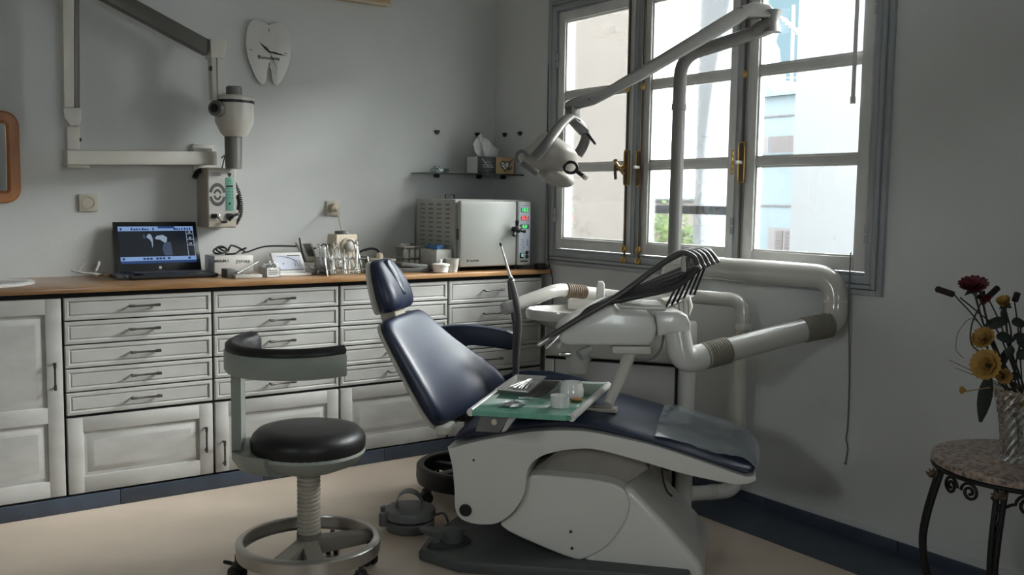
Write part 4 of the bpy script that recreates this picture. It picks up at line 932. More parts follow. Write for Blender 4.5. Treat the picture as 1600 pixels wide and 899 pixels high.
# backrest
nrm_b = Vector((.875, .485))
def bk(v, off):     # point on the back line: v 0 bottom .. 1 top, off = distance to the front
    s = .020 + (-.193 - .020) * v; z = .443 + (.822 - .443) * v
    return s + nrm_b.x * off, z + nrm_b.y * off
def bring(v, f0, f1, tn, tf, wing):
    A = []; 
    def P(off, t, ds=0): s, z = bk(v, off); return CH(s + ds, t, z)
    th = f1
    return [P(f0, tn), P(f0, tf * .5), P(f0, tf - .02), P(f0 + .01, tf + .015, wing * .55), P(f0 + .035, tf + .03, wing), P(th - .005, tf + .015, wing), P(th, tf - .05, wing * .28), P(th + .004, tf * .55), P(th, tn + .05), P(th - .012, tn + .008), P(f0 + .02, tn - .004)]
vs_ = [(0.0, .012, .045, .10, .40, .04), (.03, .012, .068, .055, .47, .08), (.15, .012, .076, .028, .50, .15), (.32, .012, .076, .022, .50, .165), (.5, .012, .074, .02, .485, .09), (.7, .012, .070, .02, .46, .03), (.88, .012, .066, .022, .435, .008), (.97, .012, .060, .035, .41, 0), (1.0, .014, .042, .08, .36, 0)]
MB().loft([bring(*a) for a in vs_]).build('back_cushion', m_navy, dc, sub=2)
def bshell(v, f0, f1, tn, tf, wing):
    def P(off, t, ds=0): s, z = bk(v, off); return CH(s + ds, t, z)
    return [P(-.012, tn + .03), P(-.016, tf * .5), P(-.012, tf - .03), P(.0, tf + .01, wing * .4), P(.016, tf + .02, wing * .5), P(.016, tf - .03, wing * .1), P(.016, tf * .5), P(.016, tn), P(.008, tn - .006)]
MB().loft([bshell(*a) for a in vs_]).build('back_shell', m_white2, dc, sub=2)
# headrest
def hb(v, off):
    s = -.212 + (-.262 + .212) * v; z = .842 + (1.035 - .842) * v; return s + .966 * off, z + .258 * off
def hring(v, f0, f1, tn, tf):
    def P(off, t): s, z = hb(v, off); return CH(s, t, z)
    return [P(f0, tn + .01), P(f0, (tn + tf) / 2), P(f0, tf - .01), P((f0 + f1) / 2, tf), P(f1, tf - .03), P(f1 - .012, (tn + tf) / 2), P(f1, tn + .03), P((f0 + f1) / 2, tn)]
hv = [(0, .02, .07, .12, .32), (.04, .012, .095, .09, .345), (.3, .012, .10, .085, .35), (.6, .012, .085, .09, .34), (.88, .012, .062, .11, .32), (.98, .012, .05, .13, .30), (1.0, .016, .035, .16, .27)]
MB().loft([hring(*a) for a in hv]).build('headrest_cushion', m_navy, dc, sub=2)
MB().loft([hring(v, -.006, .018, tn - .002, tf + .002) for v, f0, f1, tn, tf in hv]).build('headrest_shell', m_white2, dc, sub=2)
m = MB(); R = []
for v, wd in ((.25, .01), (.30, .025), (.6, .035), (.9, .035), (.97, .02)):
    f = .095 if v < .5 else .085 if v < .8 else .062
    R.append([CH(*((lambda q: (q[0], .215 + dt, q[1]))(hb(v, f + df)))) for dt, df in ((-wd, -.004), (0, .004), (wd, -.004), (wd * .8, -.02), (-wd * .8, -.02))])
MB().loft(R).build('neck_pad', mat('blue_grey_vinyl', (.035, .045, .075), .3), dc, sub=2)
s0, z0 = bk(1.0, .01); s1, z1 = hb(0, .01)
MB().loft([[CH(s0 + a * .028 + .01, .215 + b * .05, z0 - .03) for a, b in ((-1, -1), (1, -1), (1, 1), (-1, 1))], [CH(s1 + a * .03 + .01, .215 + b * .055, z1 + .03) for a, b in ((-1, -1), (1, -1), (1, 1), (-1, 1))]]).build('headrest_mount', m_beigegray, dc, smooth=False)
MB().box(CH(.055, .10, .455), (.05, .10, .03), .008, Matrix.Rotation(math.radians(-48), 4, 'Z')).build('recline_link', m_white2, dc)
# far armrest
AR = [(-0.159, 0.734), (-0.104, 0.746), (-0.027, 0.752), (0.073, 0.747), (0.162, 0.733), (0.200, 0.713), (0.206, 0.682), (0.177, 0.657), (0.088, 0.668), (-0.007, 0.672), (-0.029, 0.663), (-0.040, 0.641), (-0.012, 0.586), (-0.061, 0.594), (-0.112, 0.662)]
side(chaikin(AR, 1), .63, .70, .022, 4).build('armrest', m_navy, dc)
# far side bolster of the seat
BO = [(0.122, 0.549), (0.188, 0.579), (0.256, 0.590), (0.344, 0.590), (0.447, 0.572), (0.524, 0.551), (0.525, 0.487), (0.137, 0.464)]
side(BO, .565, .615, .02, 3).build('seat_bolster', m_navy, dc)
# wires hanging under the leg rest
m = MB(); m.tube(catmull([CH(.80, .05, .40), CH(.84, .05, .375), CH(.86, .04, .39), CH(.84, .04, .405), CH(.825, .05, .385), CH(.83, .05, .34), CH(.845, .04, .305), CH(.862, .04, .29)]), .0035, 6)
m.tube(catmull([CH(.70, .1, .425), CH(.78, .06, .40), CH(.86, .05, .385), CH(.95, .06, .36), CH(1.03, .08, .36)]), .003, 6)
m.build('hanging_lead', m_black, dc)

# ================================================================== DENTAL UNIT behind the chair
RH = Vector((.8164, -.5775, 0)); FH = Vector((.5775, .8164, 0)); UP = Vector((0, 0, 1))      # the way the unit is turned
RU = Matrix(((RH.x, FH.x, 0), (RH.y, FH.y, 0), (0, 0, 1))).to_4x4()
du = thing('dental_unit', 'white dental unit with spittoon bowl and pipe frame behind the chair', 'dental unit', (-0.475, -1.610, 0.227))
du.location.z = 0; WORLD[du.name] = Vector(du.location)
def slab(px_poly, dep, bev): return MB().prism(px_poly, FH * dep, bev)
a, b = Vector((-0.727, -1.469, 0.652)), Vector((-0.408, -1.914, 0.680)); a.z = b.z = 0
UR = (b - a).normalized(); UF = Vector((-UR.y, UR.x, 0)); zt, zm = .755, .622
def up_slab(z0, z1, fwd, dep, bev, name, mt, x0=0.0, x1=0.0):
    return MB().prism([a + UR * x0 - UF * fwd + UP * z0, b - UR * x1 - UF * fwd + UP * z0, b - UR * x1 - UF * fwd + UP * z1, a + UR * x0 - UF * fwd + UP * z1], UF * dep, bev, 3).build(name, mt, du)
up_slab(.02, zm - .004, 0, .15, .010, 'unit_body', m_black)
up_slab(.04, zm - .010, .008, .012, .004, 'front_door', m_lgray, .045, .006)
up_slab(.04, zm - .010, .008, .012, .004, 'side_strip', m_white2, .0, (b - a).length - .040)
up_slab(zm, zt, .012, .17, .020, 'upper_housing', m_white2, -.004, -.002)
cc_ = Vector((-0.364, -1.927, 0.517)); MB().lathe([(.036, .02), (.036, .78), (.032, .795)], c=(cc_.x, cc_.y, 0), n=30).build('column', m_white, du)
# spittoon bowl
sp = Vector((-0.662, -1.573, 0.799)); sq_ = RU
MB().lathe([(.06, -.10), (.08, -.06), (.15, -.032), (.195, -.012), (.200, .010), (.196, .026), (.188, .028), (.176, .018), (.12, -.008), (.03, -.016)], c=sp, mat=RU, n=44, sy=.72).build('spittoon_bowl', m_gloss, du)
MB().lathe([(.055, -.24), (.06, -.18), (.065, -.10), (.08, -.06)], c=sp + RH * .03 + FH * .03, n=24).build('bowl_neck', m_white2, du)
MB().prism([sp + RH * x + FH * .105 + UP * z for x, z in ((-.02, .01), (-.02, .045), (.0, .06), (.12, .062), (.14, .05), (.14, .01))], FH * .05, .008).build('bowl_back', m_white, du)
cf_ = Vector((-0.609, -1.676, 0.872)); MB().prism([cf_ + RH * x + UP * z for x, z in ((-.017, 0), (-.016, .06), (-.010, .072), (.010, .072), (.016, .06), (.017, 0))], FH * .03, .006, 3).build('cup_filler', m_white, du)
# assistant arm
ap = [(-1.004, -1.572, 0.846), (-0.852, -1.600, 0.892), (-0.760, -1.589, 0.912), (-0.664, -1.585, 0.898), (-0.546, -1.609, 0.881), (-0.438, -1.724, 0.868), (-0.212, -1.810, 0.876)]
MB().tube(fillet(ap[:4], .09), .0265, 18).build('assistant_arm', m_gloss, du)
q0, q1 = Vector((-0.722, -1.592, 0.907)), Vector((-0.628, -1.599, 0.895)); pts, rs = ribs(q0, q1, .0290, 9, .10)
MB().tube(pts, rs, 18).build('arm_bellows', mat('brown_bellows', (.20, .14, .095), .55), du)
MB().tube(fillet(ap[3:], .05), .027, 18).build('arm_rear', m_white, du)
hp_ = Vector(ap[0]); MB().tube([hp_ + (hp_ - Vector(ap[1])).normalized() * .012, hp_ + (Vector(ap[1]) - hp_).normalized() * .05], [.024, .0285], 18).build('holder_end', m_lgray, du)
# pipe frame to the right
pf = [(-0.231, -1.796, 0.881), (0.001, -1.840, 0.858), (-0.095, -1.972, 0.827), (-0.099, -1.979, 0.738)]
MB().tube(fillet([(-0.231, -1.796, 0.878), (-0.091, -1.970, 0.869), (-0.099, -1.979, 0.738)], .11, 12), .030, 18).build('pipe_elbow', m_gloss, du)
MB().tube([(-0.097, -1.976, 0.775), (-0.098, -1.978, 0.751)], .0335, 18).build('pipe_collar', m_white, du)
pe = Vector((-0.101, -1.978, 0.738)); MB().tube([pe, Vector((pe.x, pe.y, .20))], .0255, 18).build('pipe_post', m_white2, du)
lo0 = Vector((-0.120, -2.017, 0.268)); lo0 = Vector((pe.x, pe.y, .22)); lo1 = Vector((pe.x, pe.y, .075)); lo2 = Vector((-0.351, -1.888, 0.090)); lo2.z = .075
MB().tube(fillet([lo0, lo1, lo2], .10, 10), .031, 18).build('floor_pipe', m_white, du)
cq = lo1.lerp(lo2, .42); dq = (lo2 - lo1).normalized(); MB().tube([cq - dq * .015, cq + dq * .015], .0325, 18).build('pipe_joint', m_white2, du)
# two suction hoses hanging in the holder
for k, (path, rr) in enumerate((( [(-0.983, -1.562, 0.955), (-0.980, -1.566, 0.932), (-0.977, -1.577, 0.855), (-0.970, -1.591, 0.776), (-0.977, -1.599, 0.664), (-0.979, -1.609, 0.552)], [.006, .010, .0115, .010, .009, .009]), ([(-0.994, -1.590, 0.967), (-0.986, -1.601, 0.916), (-0.980, -1.611, 0.866), (-0.969, -1.615, 0.791), (-0.974, -1.613, 0.666), (-0.975, -1.612, 0.552)], [.010, .014, .013, .012, .010, .009]))):
    cpts = catmull(path, 6); rs = []
    for i in range(len(cpts)):
        f = i / 6; j = min(int(f), len(rr) - 2); rs.append(rr[j] + (rr[j + 1] - rr[j]) * (f - j))
    MB().tube(cpts, rs, 12).build('suction_hose', m_hose, du)
MB().tube([(-1.021, -1.556, 1.100), (-1.019, -1.558, 1.090), (-1.019, -1.558, 1.089), (-0.996, -1.587, 0.977), (-0.990, -1.594, 0.952)], [.0035, .0045, .0035, .005, .012], 10).build('suction_tip', m_white, du)
MB().tube([(-1.022, -1.557, 1.101), (-1.020, -1.560, 1.088)], .0055, 10).build('tip_end', m_black, du)

# ================================================================== OPERATING LAMP on its post
ol = thing('operating_lamp', 'dental operating lamp on a bent post and a long sloping spring arm before the window', 'lamp', (-0.298, -1.767, 1.046))
p_ = [(-0.286, -1.759, 0.859), (-0.259, -1.728, 1.310), (-0.231, -1.707, 1.668)]
MB().tube([p_[0], p_[2]], .0275, 20).build('post', m_lamp, ol)
MB().tube([(-0.233, -1.708, 1.650), (-0.231, -1.707, 1.674)], .031, 20).build('post_collar', m_lamp, ol)
MB().tube(fillet([p_[2], (-0.216, -1.695, 1.873), (-0.117, -1.834, 1.918), (-0.030, -1.965, 1.967)], .17, 12), .0275, 20).build('post_bend', m_lamp, ol)
e0, e1 = Vector((-0.051, -1.944, 1.957)), Vector((-0.023, -2.004, 1.983)); MB().tube([e0, e0.lerp(e1, .5), e1], [.030, .035, .036], 18).build('joint_sleeve', m_lamp, ol)
MB().disc(e1 + (e1 - e0).normalized() * .001, .027, e1 - e0).build('joint_cap', m_black, ol)
jc_ = Vector((-0.023, -2.003, 2.001)); MB().lathe([(.038, -.05), (.030, -.02), (.030, .0), (.040, .035)], c=jc_ + Vector((0, 0, .0)), n=24).build('pivot', m_mgray, ol)
HD = 3.62
up_ = [(-0.027, -2.033, 2.028), (-0.051, -2.013, 2.058), (-0.098, -1.979, 2.067), (-0.148, -1.957, 2.049), (-0.173, -1.941, 2.034), (-0.531, -1.824, 1.803), (-0.710, -1.772, 1.689), (-0.800, -1.748, 1.663), (-0.838, -1.723, 1.643), (-0.847, -1.719, 1.621), (-0.802, -1.751, 1.617), (-0.754, -1.784, 1.632), (-0.533, -1.829, 1.747), (-0.151, -1.963, 1.984), (-0.129, -1.976, 2.004), (-0.049, -2.021, 2.005), (-0.032, -2.032, 2.013)]
MB().prism([Vector(p) for p in up_], FH * .055, .009, 3).build('spring_arm', m_lamp, ol)
for (px_, dz) in (((-0.150, -1.960, 2.039), 0), ((-0.758, -1.758, 1.653), 0)): MB().sphere(px_, .004).build('pivot_pin', m_ink, ol)
MB().box(Vector((-0.822, -1.739, 1.600)) + FH * .028, (.045, .045, .05), .008).build('swivel', m_mgray, ol)
yk0 = Vector((-0.800, -1.720, 1.578))
MB().tube(catmull([(-0.789, -1.729, 1.573), (-0.833, -1.733, 1.580), (-0.906, -1.772, 1.545), (-1.002, -1.822, 1.477), (-1.058, -1.814, 1.416)]), [.013] * 6 + [.016] * 19, 12, flat=1.35).build('yoke', m_mgray, ol)
MB().tube(catmull([(-0.810, -1.713, 1.578), (-0.770, -1.719, 1.561), (-0.735, -1.712, 1.519), (-0.725, -1.686, 1.481), (-0.737, -1.669, 1.446)]), .016, 12, flat=1.3).build('yoke', m_mgray, ol)
MB().prism([(-0.848, -1.749, 1.564), (-0.826, -1.764, 1.574), (-0.787, -1.796, 1.534), (-0.789, -1.796, 1.522), (-0.813, -1.779, 1.517)], FH * .07, .006).build('yoke_block', m_mgray, ol)
MB().tube([(-0.782, -1.776, 1.523), (-0.778, -1.821, 1.481)], [.007, .005], 8).build('handle_rod', m_black, ol)
cen = Vector((-0.932, -1.755, 1.427))
shp = [(-0.034, 0.087), (-0.001, 0.083), (0.047, 0.057), (0.083, 0.029), (0.105, 0.008), (0.096, -0.027), (0.074, -0.056), (0.044, -0.071), (0.001, -0.074), (-0.052, -0.058), (-0.105, -0.035), (-0.128, -0.016), (-0.129, 0.012), (-0.096, 0.029), (-0.067, 0.046), (-0.053, 0.075)]
R = []
for off, k in ((-.095, .30), (-.085, .62), (-.05, .92), (0, 1.0), (.05, .95), (.10, .7), (.115, .35)):
    R.append([cen + RH * (x * k + off * .12) + UP * (z * k - off * .22) + FH * off for x, z in shp])
MB().loft(R).build('lamp_shell', m_lamph, ol, sub=2)
lc = cen + RH * (.018) - UP * .072 + FH * -.005
MB().sphere(lc, .068, 1.05, .9, .52, 20, 12, RU @ Matrix.Rotation(math.radians(18), 4, 'Y')).build('lens_cover', m_lamph, ol)
bc = Vector((-0.913, -1.846, 1.388)); MB().tube([bc + Vector((.0, .0, .0)) + RH * (.024 * math.cos(a)) + UP * (.020 * math.sin(a)) for a in [i * PI / 10 for i in range(21)]], .006, 8, cap=False).build('lens_ring', m_black, ol)
MB().tube([(-0.883, -1.844, 1.375), (-0.885, -1.894, 1.353)], [.008, .0085], 10).build('grip', m_black, ol); MB().tube([(-0.887, -1.889, 1.355), (-0.885, -1.901, 1.349)], .0088, 10).build('grip_tip', m_lgray, ol)
MB().tube([(-1.075, -1.767, 1.398), (-1.053, -1.823, 1.366), (-1.049, -1.826, 1.363)], [.010, .012, .009], 10).build('side_grip', m_mgray, ol)
bc = Vector((-1.076, -1.763, 1.421)); MB().tube([bc + RH * (.018 * math.cos(a)) + UP * (.022 * math.sin(a)) for a in [i * PI / 10 for i in range(14)]], .006, 8).build('bracket_loop', m_mgray, ol)

# ================================================================== DELIVERY TABLE on its swing arm
dt = thing('delivery_table', 'white dentist instrument table on a thick swing arm with black hoses arched over it', 'instrument table', (-0.819, -1.985, 0.741))
u0 = Vector((-0.275, -1.776, 0.998)); u1 = Vector((-0.031, -2.368, 0.991)); u2 = Vector((-0.042, -2.381, 0.808)); u3 = Vector((-0.175, -2.337, 0.797))
MB().tube(fillet([(-0.284, -1.760, 0.859), (-0.283, -1.745, 1.005), (-0.233, -1.842, 1.004), (-0.031, -2.368, 0.991), (-0.042, -2.380, 0.813), (-0.181, -2.339, 0.797)], .17, 14), .0465, 24).build('upper_arm', m_gloss, dt)
MB().tube([(-0.036, -2.374, 0.904), (-0.037, -2.375, 0.895)], .0472, 24).build('arm_joint', m_white2, dt)
q0, q1 = Vector((-0.077, -2.380, 0.814)), Vector((-0.187, -2.341, 0.797)); pts, rs = ribs(q0, q1, .0475, 10, .07); MB().tube(pts, rs, 24).build('arm_bellows', m_bellow, dt)
q1 = Vector((-0.181, -2.342, 0.798)); q2 = Vector((-0.519, -2.272, 0.738)); MB().tube([q1, q2], .0435, 24).build('lower_arm', m_gloss, dt)
q3 = Vector((-0.622, -2.250, 0.722)); pts, rs = ribs(q2, q3, .0485, 10, .07); MB().tube(pts, rs, 24).build('arm_bellows', m_bellow, dt)
MB().tube(fillet([q3 + (q2 - q3) * .2, (-0.702, -2.232, 0.706), (-0.705, -2.206, 0.808)], .095, 12), .0465, 24).build('elbow', m_white, dt)
# head body
HDP = 3.36
hpoly = [(-1.060, -1.981, 0.791), (-1.050, -1.985, 0.814), (-1.018, -2.005, 0.841), (-0.914, -2.072, 0.903), (-0.896, -2.085, 0.905), (-0.888, -2.093, 0.881), (-0.798, -2.157, 0.876), (-0.782, -2.170, 0.861), (-0.777, -2.179, 0.821), (-0.787, -2.176, 0.778), (-0.803, -2.167, 0.762), (-1.038, -2.000, 0.759), (-1.056, -1.987, 0.769)]
MB().prism(hpoly, FH * .27, .014, 3).build('head_housing', m_white, dt)
kp = [(-0.773, -2.163, 0.880), (-0.706, -2.209, 0.884), (-0.681, -2.229, 0.870), (-0.671, -2.239, 0.843), (-0.673, -2.242, 0.803), (-0.754, -2.185, 0.799), (-0.769, -2.175, 0.792)]
MB().prism(kp, FH * .12, .014, 3).build('head_joint', m_white, dt)
rb = Vector((-0.601, -2.124, 0.885))
MB().prism([(-0.653, -2.084, 0.907), (-0.572, -2.139, 0.927), (-0.566, -2.148, 0.886), (-0.579, -2.143, 0.846), (-0.652, -2.092, 0.844)], FH * .10, .016, 3).build('head_rear', m_white2, dt)
for k in range(5):
    MB().tube([(-0.645, -2.095, 0.922), (-0.640, -2.106, 0.845)] if False else [Vector((-0.642, -2.098, 0.908)) + RH * .017 * k, Vector((-0.638, -2.107, 0.850)) + RH * .016 * k], .0012, 5).build('rear_groove', m_mgray, dt)
# instrument rails on top, crinkled clear film
for k in range(6):
    o0 = Vector((-0.868, -2.081, 0.893)) + FH * (.04 * k) - RH * (.0); o1 = Vector((-0.736, -2.176, 0.888)) + FH * (.04 * k)
    MB().tube([o0 + UP * .004, o1 + UP * .004], .0085, 10).build('instrument_cradle', m_gloss, dt)
m = MB(); rnd = random.Random(8); g = []
for i in range(12):
    f = i / 11; row = []
    for j in range(7):
        h = j / 6; row.append(Vector((-0.900, -2.083, 0.897)) + FH * (.01 + .24 * f) + RH * (-.004 + .055 * h) + UP * (.012 + rnd.uniform(-.008, .012)))
    g.append(row)
m.add([p for r in g for p in r], [(i * 7 + j, i * 7 + j + 1, (i + 1) * 7 + j + 1, (i + 1) * 7 + j) for i in range(11) for j in range(6)]); m.build('clear_film', m_plastic_sheet, dt, smooth=False)
# whip arms and hoses
for i in range(6):
    f = i / 5; D = 3.40 + .17 * f
    bx = Vector((-0.721, -2.161, 0.893)).lerp(Vector((-0.506, -2.089, 0.920)), f)
    tp_ = Vector((-0.668, -2.185, 1.009)).lerp(Vector((-0.464, -2.105, 1.035)), f)
    MB().tube([bx, tp_], .0042, 8).build('whip_rod', m_black, dt)
MB().tube([(-0.732, -2.159, 0.891), (-0.501, -2.086, 0.919)], .006, 8).build('rod_rail', m_black, dt)
for i in range(5):
    f = i / 4
    h0 = Vector((-0.662, -2.183, 1.068)).lerp(Vector((-0.472, -2.094, 1.092)), f); h1 = Vector((-0.643, -2.195, 1.084)).lerp(Vector((-0.454, -2.106, 1.091)), f); h2 = Vector((-0.629, -2.208, 1.057)).lerp(Vector((-0.443, -2.116, 1.076)), f); h3_ = Vector((-0.617, -2.219, 1.035)).lerp(Vector((-0.428, -2.129, 1.050)), f)
    l0 = Vector((-0.664, -2.187, 1.021)).lerp(Vector((-0.473, -2.096, 1.068)), f)
    MB().tube(catmull([l0, h0, h1, h2, h3_]), .0085, 10).sphere(h3_, .009).build('hose_hook', m_lgray if i == 0 else m_mgray, dt)
for i in range(5):
    f = i / 4; v = Vector
    n0 = v((-1.119, -1.965, 0.777)).lerp(v((-0.988, -1.862, 0.776)), f); n1 = v((-1.008, -2.029, 0.857)).lerp(v((-0.955, -1.974, 0.854)), f); n2 = v((-0.892, -2.096, 0.936)).lerp(v((-0.813, -2.041, 0.946)), f)
    a1_ = v((-0.766, -2.150, 1.033)).lerp(v((-0.595, -2.058, 1.064)), f); a2_ = v((-0.687, -2.182, 1.087)).lerp(v((-0.495, -2.090, 1.092)), f); a3_ = v((-0.643, -2.208, 1.078)).lerp(v((-0.456, -2.112, 1.083)), f); a4_ = v((-0.626, -2.217, 1.047)).lerp(v((-0.434, -2.124, 1.059)), f)
    MB().tube(catmull([n0, n1, n2, a1_, a2_, a3_, a4_]), .0105, 10).build('instrument_hose', m_hose, dt)
    r1 = v((-0.961, -2.057, 0.900)).lerp(v((-0.906, -2.028, 0.908)), f); r2 = v((-0.821, -2.134, 0.936)).lerp(v((-0.718, -2.056, 0.969)), f); r3 = v((-0.705, -2.189, 0.967)).lerp(v((-0.551, -2.082, 1.026)), f); r4 = v((-0.623, -2.221, 1.033)).lerp(v((-0.438, -2.122, 1.050)), f)
    MB().tube(catmull([n1, r1, r2, r3, r4]), .0095, 10).build('return_hose', m_rubber, dt)
# handpieces lying at the nose
for i, (p0, p1) in enumerate((((-1.142, -1.963, 0.761), (-1.068, -1.986, 0.808)), ((-1.093, -1.951, 0.744), (-1.042, -1.968, 0.797)), ((-1.041, -1.950, 0.744), (-1.015, -1.964, 0.786)))):
    p0, p1 = Vector(p0), Vector(p1); MB().tube([p0, p0.lerp(p1, .12), p0.lerp(p1, .3), p0.lerp(p1, .8), p1], [.006, .009, .0075, .0125, .011], 12).build('handpiece', m_steel if i < 2 else m_white2, dt)
MB().tube([(-0.966, -1.982, 0.715), (-0.921, -1.987, 0.738)], [.020, .014], 12).build('syringe_body', m_lgray, dt); MB().box((-1.020, -1.968, 0.722), (.045, .02, .016), .004, RU).build('syringe_clip', m_chrome, dt)
MB().tube(catmull([(-0.731, -2.165, 0.795), (-0.742, -2.162, 0.747), (-0.759, -2.142, 0.711), (-0.789, -2.109, 0.705), (-0.810, -2.081, 0.714)]), .0045, 8).build('control_cable', m_mgray, dt)
# pole and glass tray
MB().tube([(-0.794, -2.075, 0.751), (-0.803, -2.072, 0.724), (-0.904, -2.111, 0.615), (-0.970, -2.144, 0.564)], [.028, .024, .019, .019], 14).build('tray_pole', m_white2, dt)
MB().box(Vector((-0.802, -2.071, 0.740)), (.14, .08, .03), .008, RU).build('pole_mount', m_white2, dt)
G0, G1 = Vector((-1.506, -2.104, 0.604)), Vector((-1.265, -2.314, 0.587)); G3, G2 = Vector((-1.109, -1.769, 0.620)), Vector((-0.840, -1.997, 0.610))
zz_ = (G0.z + G1.z + G2.z + G3.z) / 4
for p in (G0, G1, G2, G3): p.z = zz_ + (p.z - zz_) * .35
tn = (G1 - G0).cross(G3 - G0).normalized(); tn = tn if tn.z > 0 else -tn
gt = MB().prism([G0, G1, G2, G3], -tn * .020, .006, 3).build('glass_tray', m_tray, dt)
MB().prism([G0 + (G1 - G0) * .02 - (G3 - G0) * .006 - tn * .002, G1 - (G1 - G0) * .05 - (G3 - G0) * .006 - tn * .002, G1 - (G1 - G0) * .05 - (G3 - G0) * .006 - tn * .019, G0 + (G1 - G0) * .02 - (G3 - G0) * .006 - tn * .019], (G3 - G0).normalized() * .008, .001).build('tray_edge', m_trayedge, gt)
for p, q in ((G0, G3), (G1, G2)):
    d_ = (q - p).normalized(); MB().tube([p - tn * .009, q - tn * .009], .0125, 12).build('tray_rail', m_white, gt)
MB().tube([G3 - tn * .009, G2 - tn * .009], .0105, 12).build('tray_rail', m_white, gt)
k0 = G0 + (G1 - G0) * .10 + (G3 - G0) * .04 - tn * .02
gx_ = (G1 - G0).normalized(); gy_ = (G3 - G0).normalized()
MB().prism([k0 - gx_ * .005, k0 + gx_ * .09, k0 + gx_ * .055 - UP * .055, k0 - gx_ * .022 - UP * .055], gy_ * .03, .003).build('tray_bracket', m_gray, dt)
MB().prism([k0 + gx_ * .085, k0 + gx_ * .11, k0 + gx_ * .075 - UP * .05, k0 + gx_ * .06 - UP * .055], gy_ * .03, .003).build('tray_bracket', m_lgray, dt)
MB().lathe([(.0095, 0), (.0095, .006)], c=k0 + gx_ * .040 - UP * .020, mat=(-gy_).to_track_quat('Z', 'Y').to_matrix().to_4x4(), n=16).build('bracket_knob', m_beigep, dt)
pb = Vector((-0.970, -2.144, 0.564)); MB().prism([pb + gx_ * .03 - UP * .012, pb - gx_ * .16 - UP * .012, pb - gx_ * .16 - UP * .026, pb + gx_ * .03 - UP * .026], gy_ * .05, .004).build('pole_foot', m_beigegray, dt)
def GT(u, v, h=0.0): return G0.lerp(G1, u).lerp(G3.lerp(G2, u), v) + tn * h
# metal tray with pliers
mt_ = thing('metal_tray', 'small shallow steel tray with instruments at the far left of the green glass tray', 'tray', GT(.2, .72))
q = [GT(.04, .48), GT(.38, .44), GT(.36, .97), GT(.05, .99)]
cm = (q[0] + q[1] + q[2] + q[3]) / 4
def rr_(k, h): return [cm + (p - cm) * k + tn * h for p in q]
MB().loft([rr_(.86, .001), rr_(.98, .014), rr_(1.04, .015), rr_(1.04, .0175), rr_(.97, .017), rr_(.84, .003)]).build('tray', mat('bright_tray_steel', (.60, .58, .55), .35, .35), mt_)
for k, (p0, p1, lab) in enumerate((((.14, .62), (.27, .86), 'steel tweezers lying leftmost in the small steel tray'), ((.20, .60), (.24, .88), 'steel forceps lying in the middle of the small steel tray'), ((.27, .60), (.27, .86), 'steel syringe lying rightmost in the small steel tray'))):
    a_, b_ = GT(*p0, .008), GT(*p1, .017); m = MB(); sd = (b_ - a_).cross(tn).normalized() * .007
    m.tube([a_ - sd, a_.lerp(b_, .5) - sd * .8, b_], [.0035, .005, .003], 8); m.tube([a_ + sd, a_.lerp(b_, .5) + sd * .8, b_], [.0035, .005, .003], 8)
    o = m.build('hand_instrument', m_chrome); thing_props(o, lab, 'instrument')
m = MB(); m.prism([GT(.30, .40, .001), GT(.52, .44, .001), GT(.52, .97, .001), GT(.32, .97, .001)], tn * .0012); o = m.build('clear_sheet', m_plastic_sheet); thing_props(o, 'clear plastic sheet lying under the small steel tray on the green glass', 'sheet')
m = MB(); rnd = random.Random(6); ph = [GT(.22, .10, .001), GT(.44, .09, .001), GT(.45, .27, .001), GT(.25, .30, .001)]; g = []
for i in range(6):
    for j in range(6): g.append(ph[0].lerp(ph[1], j / 5).lerp(ph[3].lerp(ph[2], j / 5), i / 5) + tn * rnd.uniform(0.001, .007))
m.add(g, [(i * 6 + j, i * 6 + j + 1, (i + 1) * 6 + j + 1, (i + 1) * 6 + j) for i in range(5) for j in range(5)]); o = m.build('clear_pouch', m_plastic_sheet, smooth=False); thing_props(o, 'crumpled clear pouch lying at the near left of the green glass tray', 'pouch')
c1 = GT(.80, .20); cupn = thing('white_cup', 'small white open cup nearest the camera on the green glass tray', 'cup', c1)
def cup(root, c, r, h, name):
    return MB().lathe([(r * .95, 0), (r, .004), (r, h), (r * .93, h), (r * .90, .01), (r * .4, .008)], c=c, n=32).build(name, m_porcelain, root)
cup(cupn, c1 + tn * .0005, .0320, .038, 'bowl')
c2 = GT(.80, .50); jar = thing('frosted_jar', 'larger frosted white jar standing behind the small white cup', 'jar', c2)
MB().lathe([(.038, .0), (.0415, .004), (.0415, .030), (.038, .035), (.037, .050), (.034, .051), (.033, .036), (.036, .01)], c=c2 + tn * .0005, n=32).build('jar', m_porcelain, jar)
c3 = GT(.90, .38); o = MB().lathe([(.012, 0.0), (.020, .003), (.021, .008), (.010, .011)], c=c3 + tn * .0005, n=24).build('amber_disc', mat('amber_plastic', (.34, .17, .045), .3)); thing_props(o, 'amber disc lying right of the small white cup on the glass tray', 'disc')

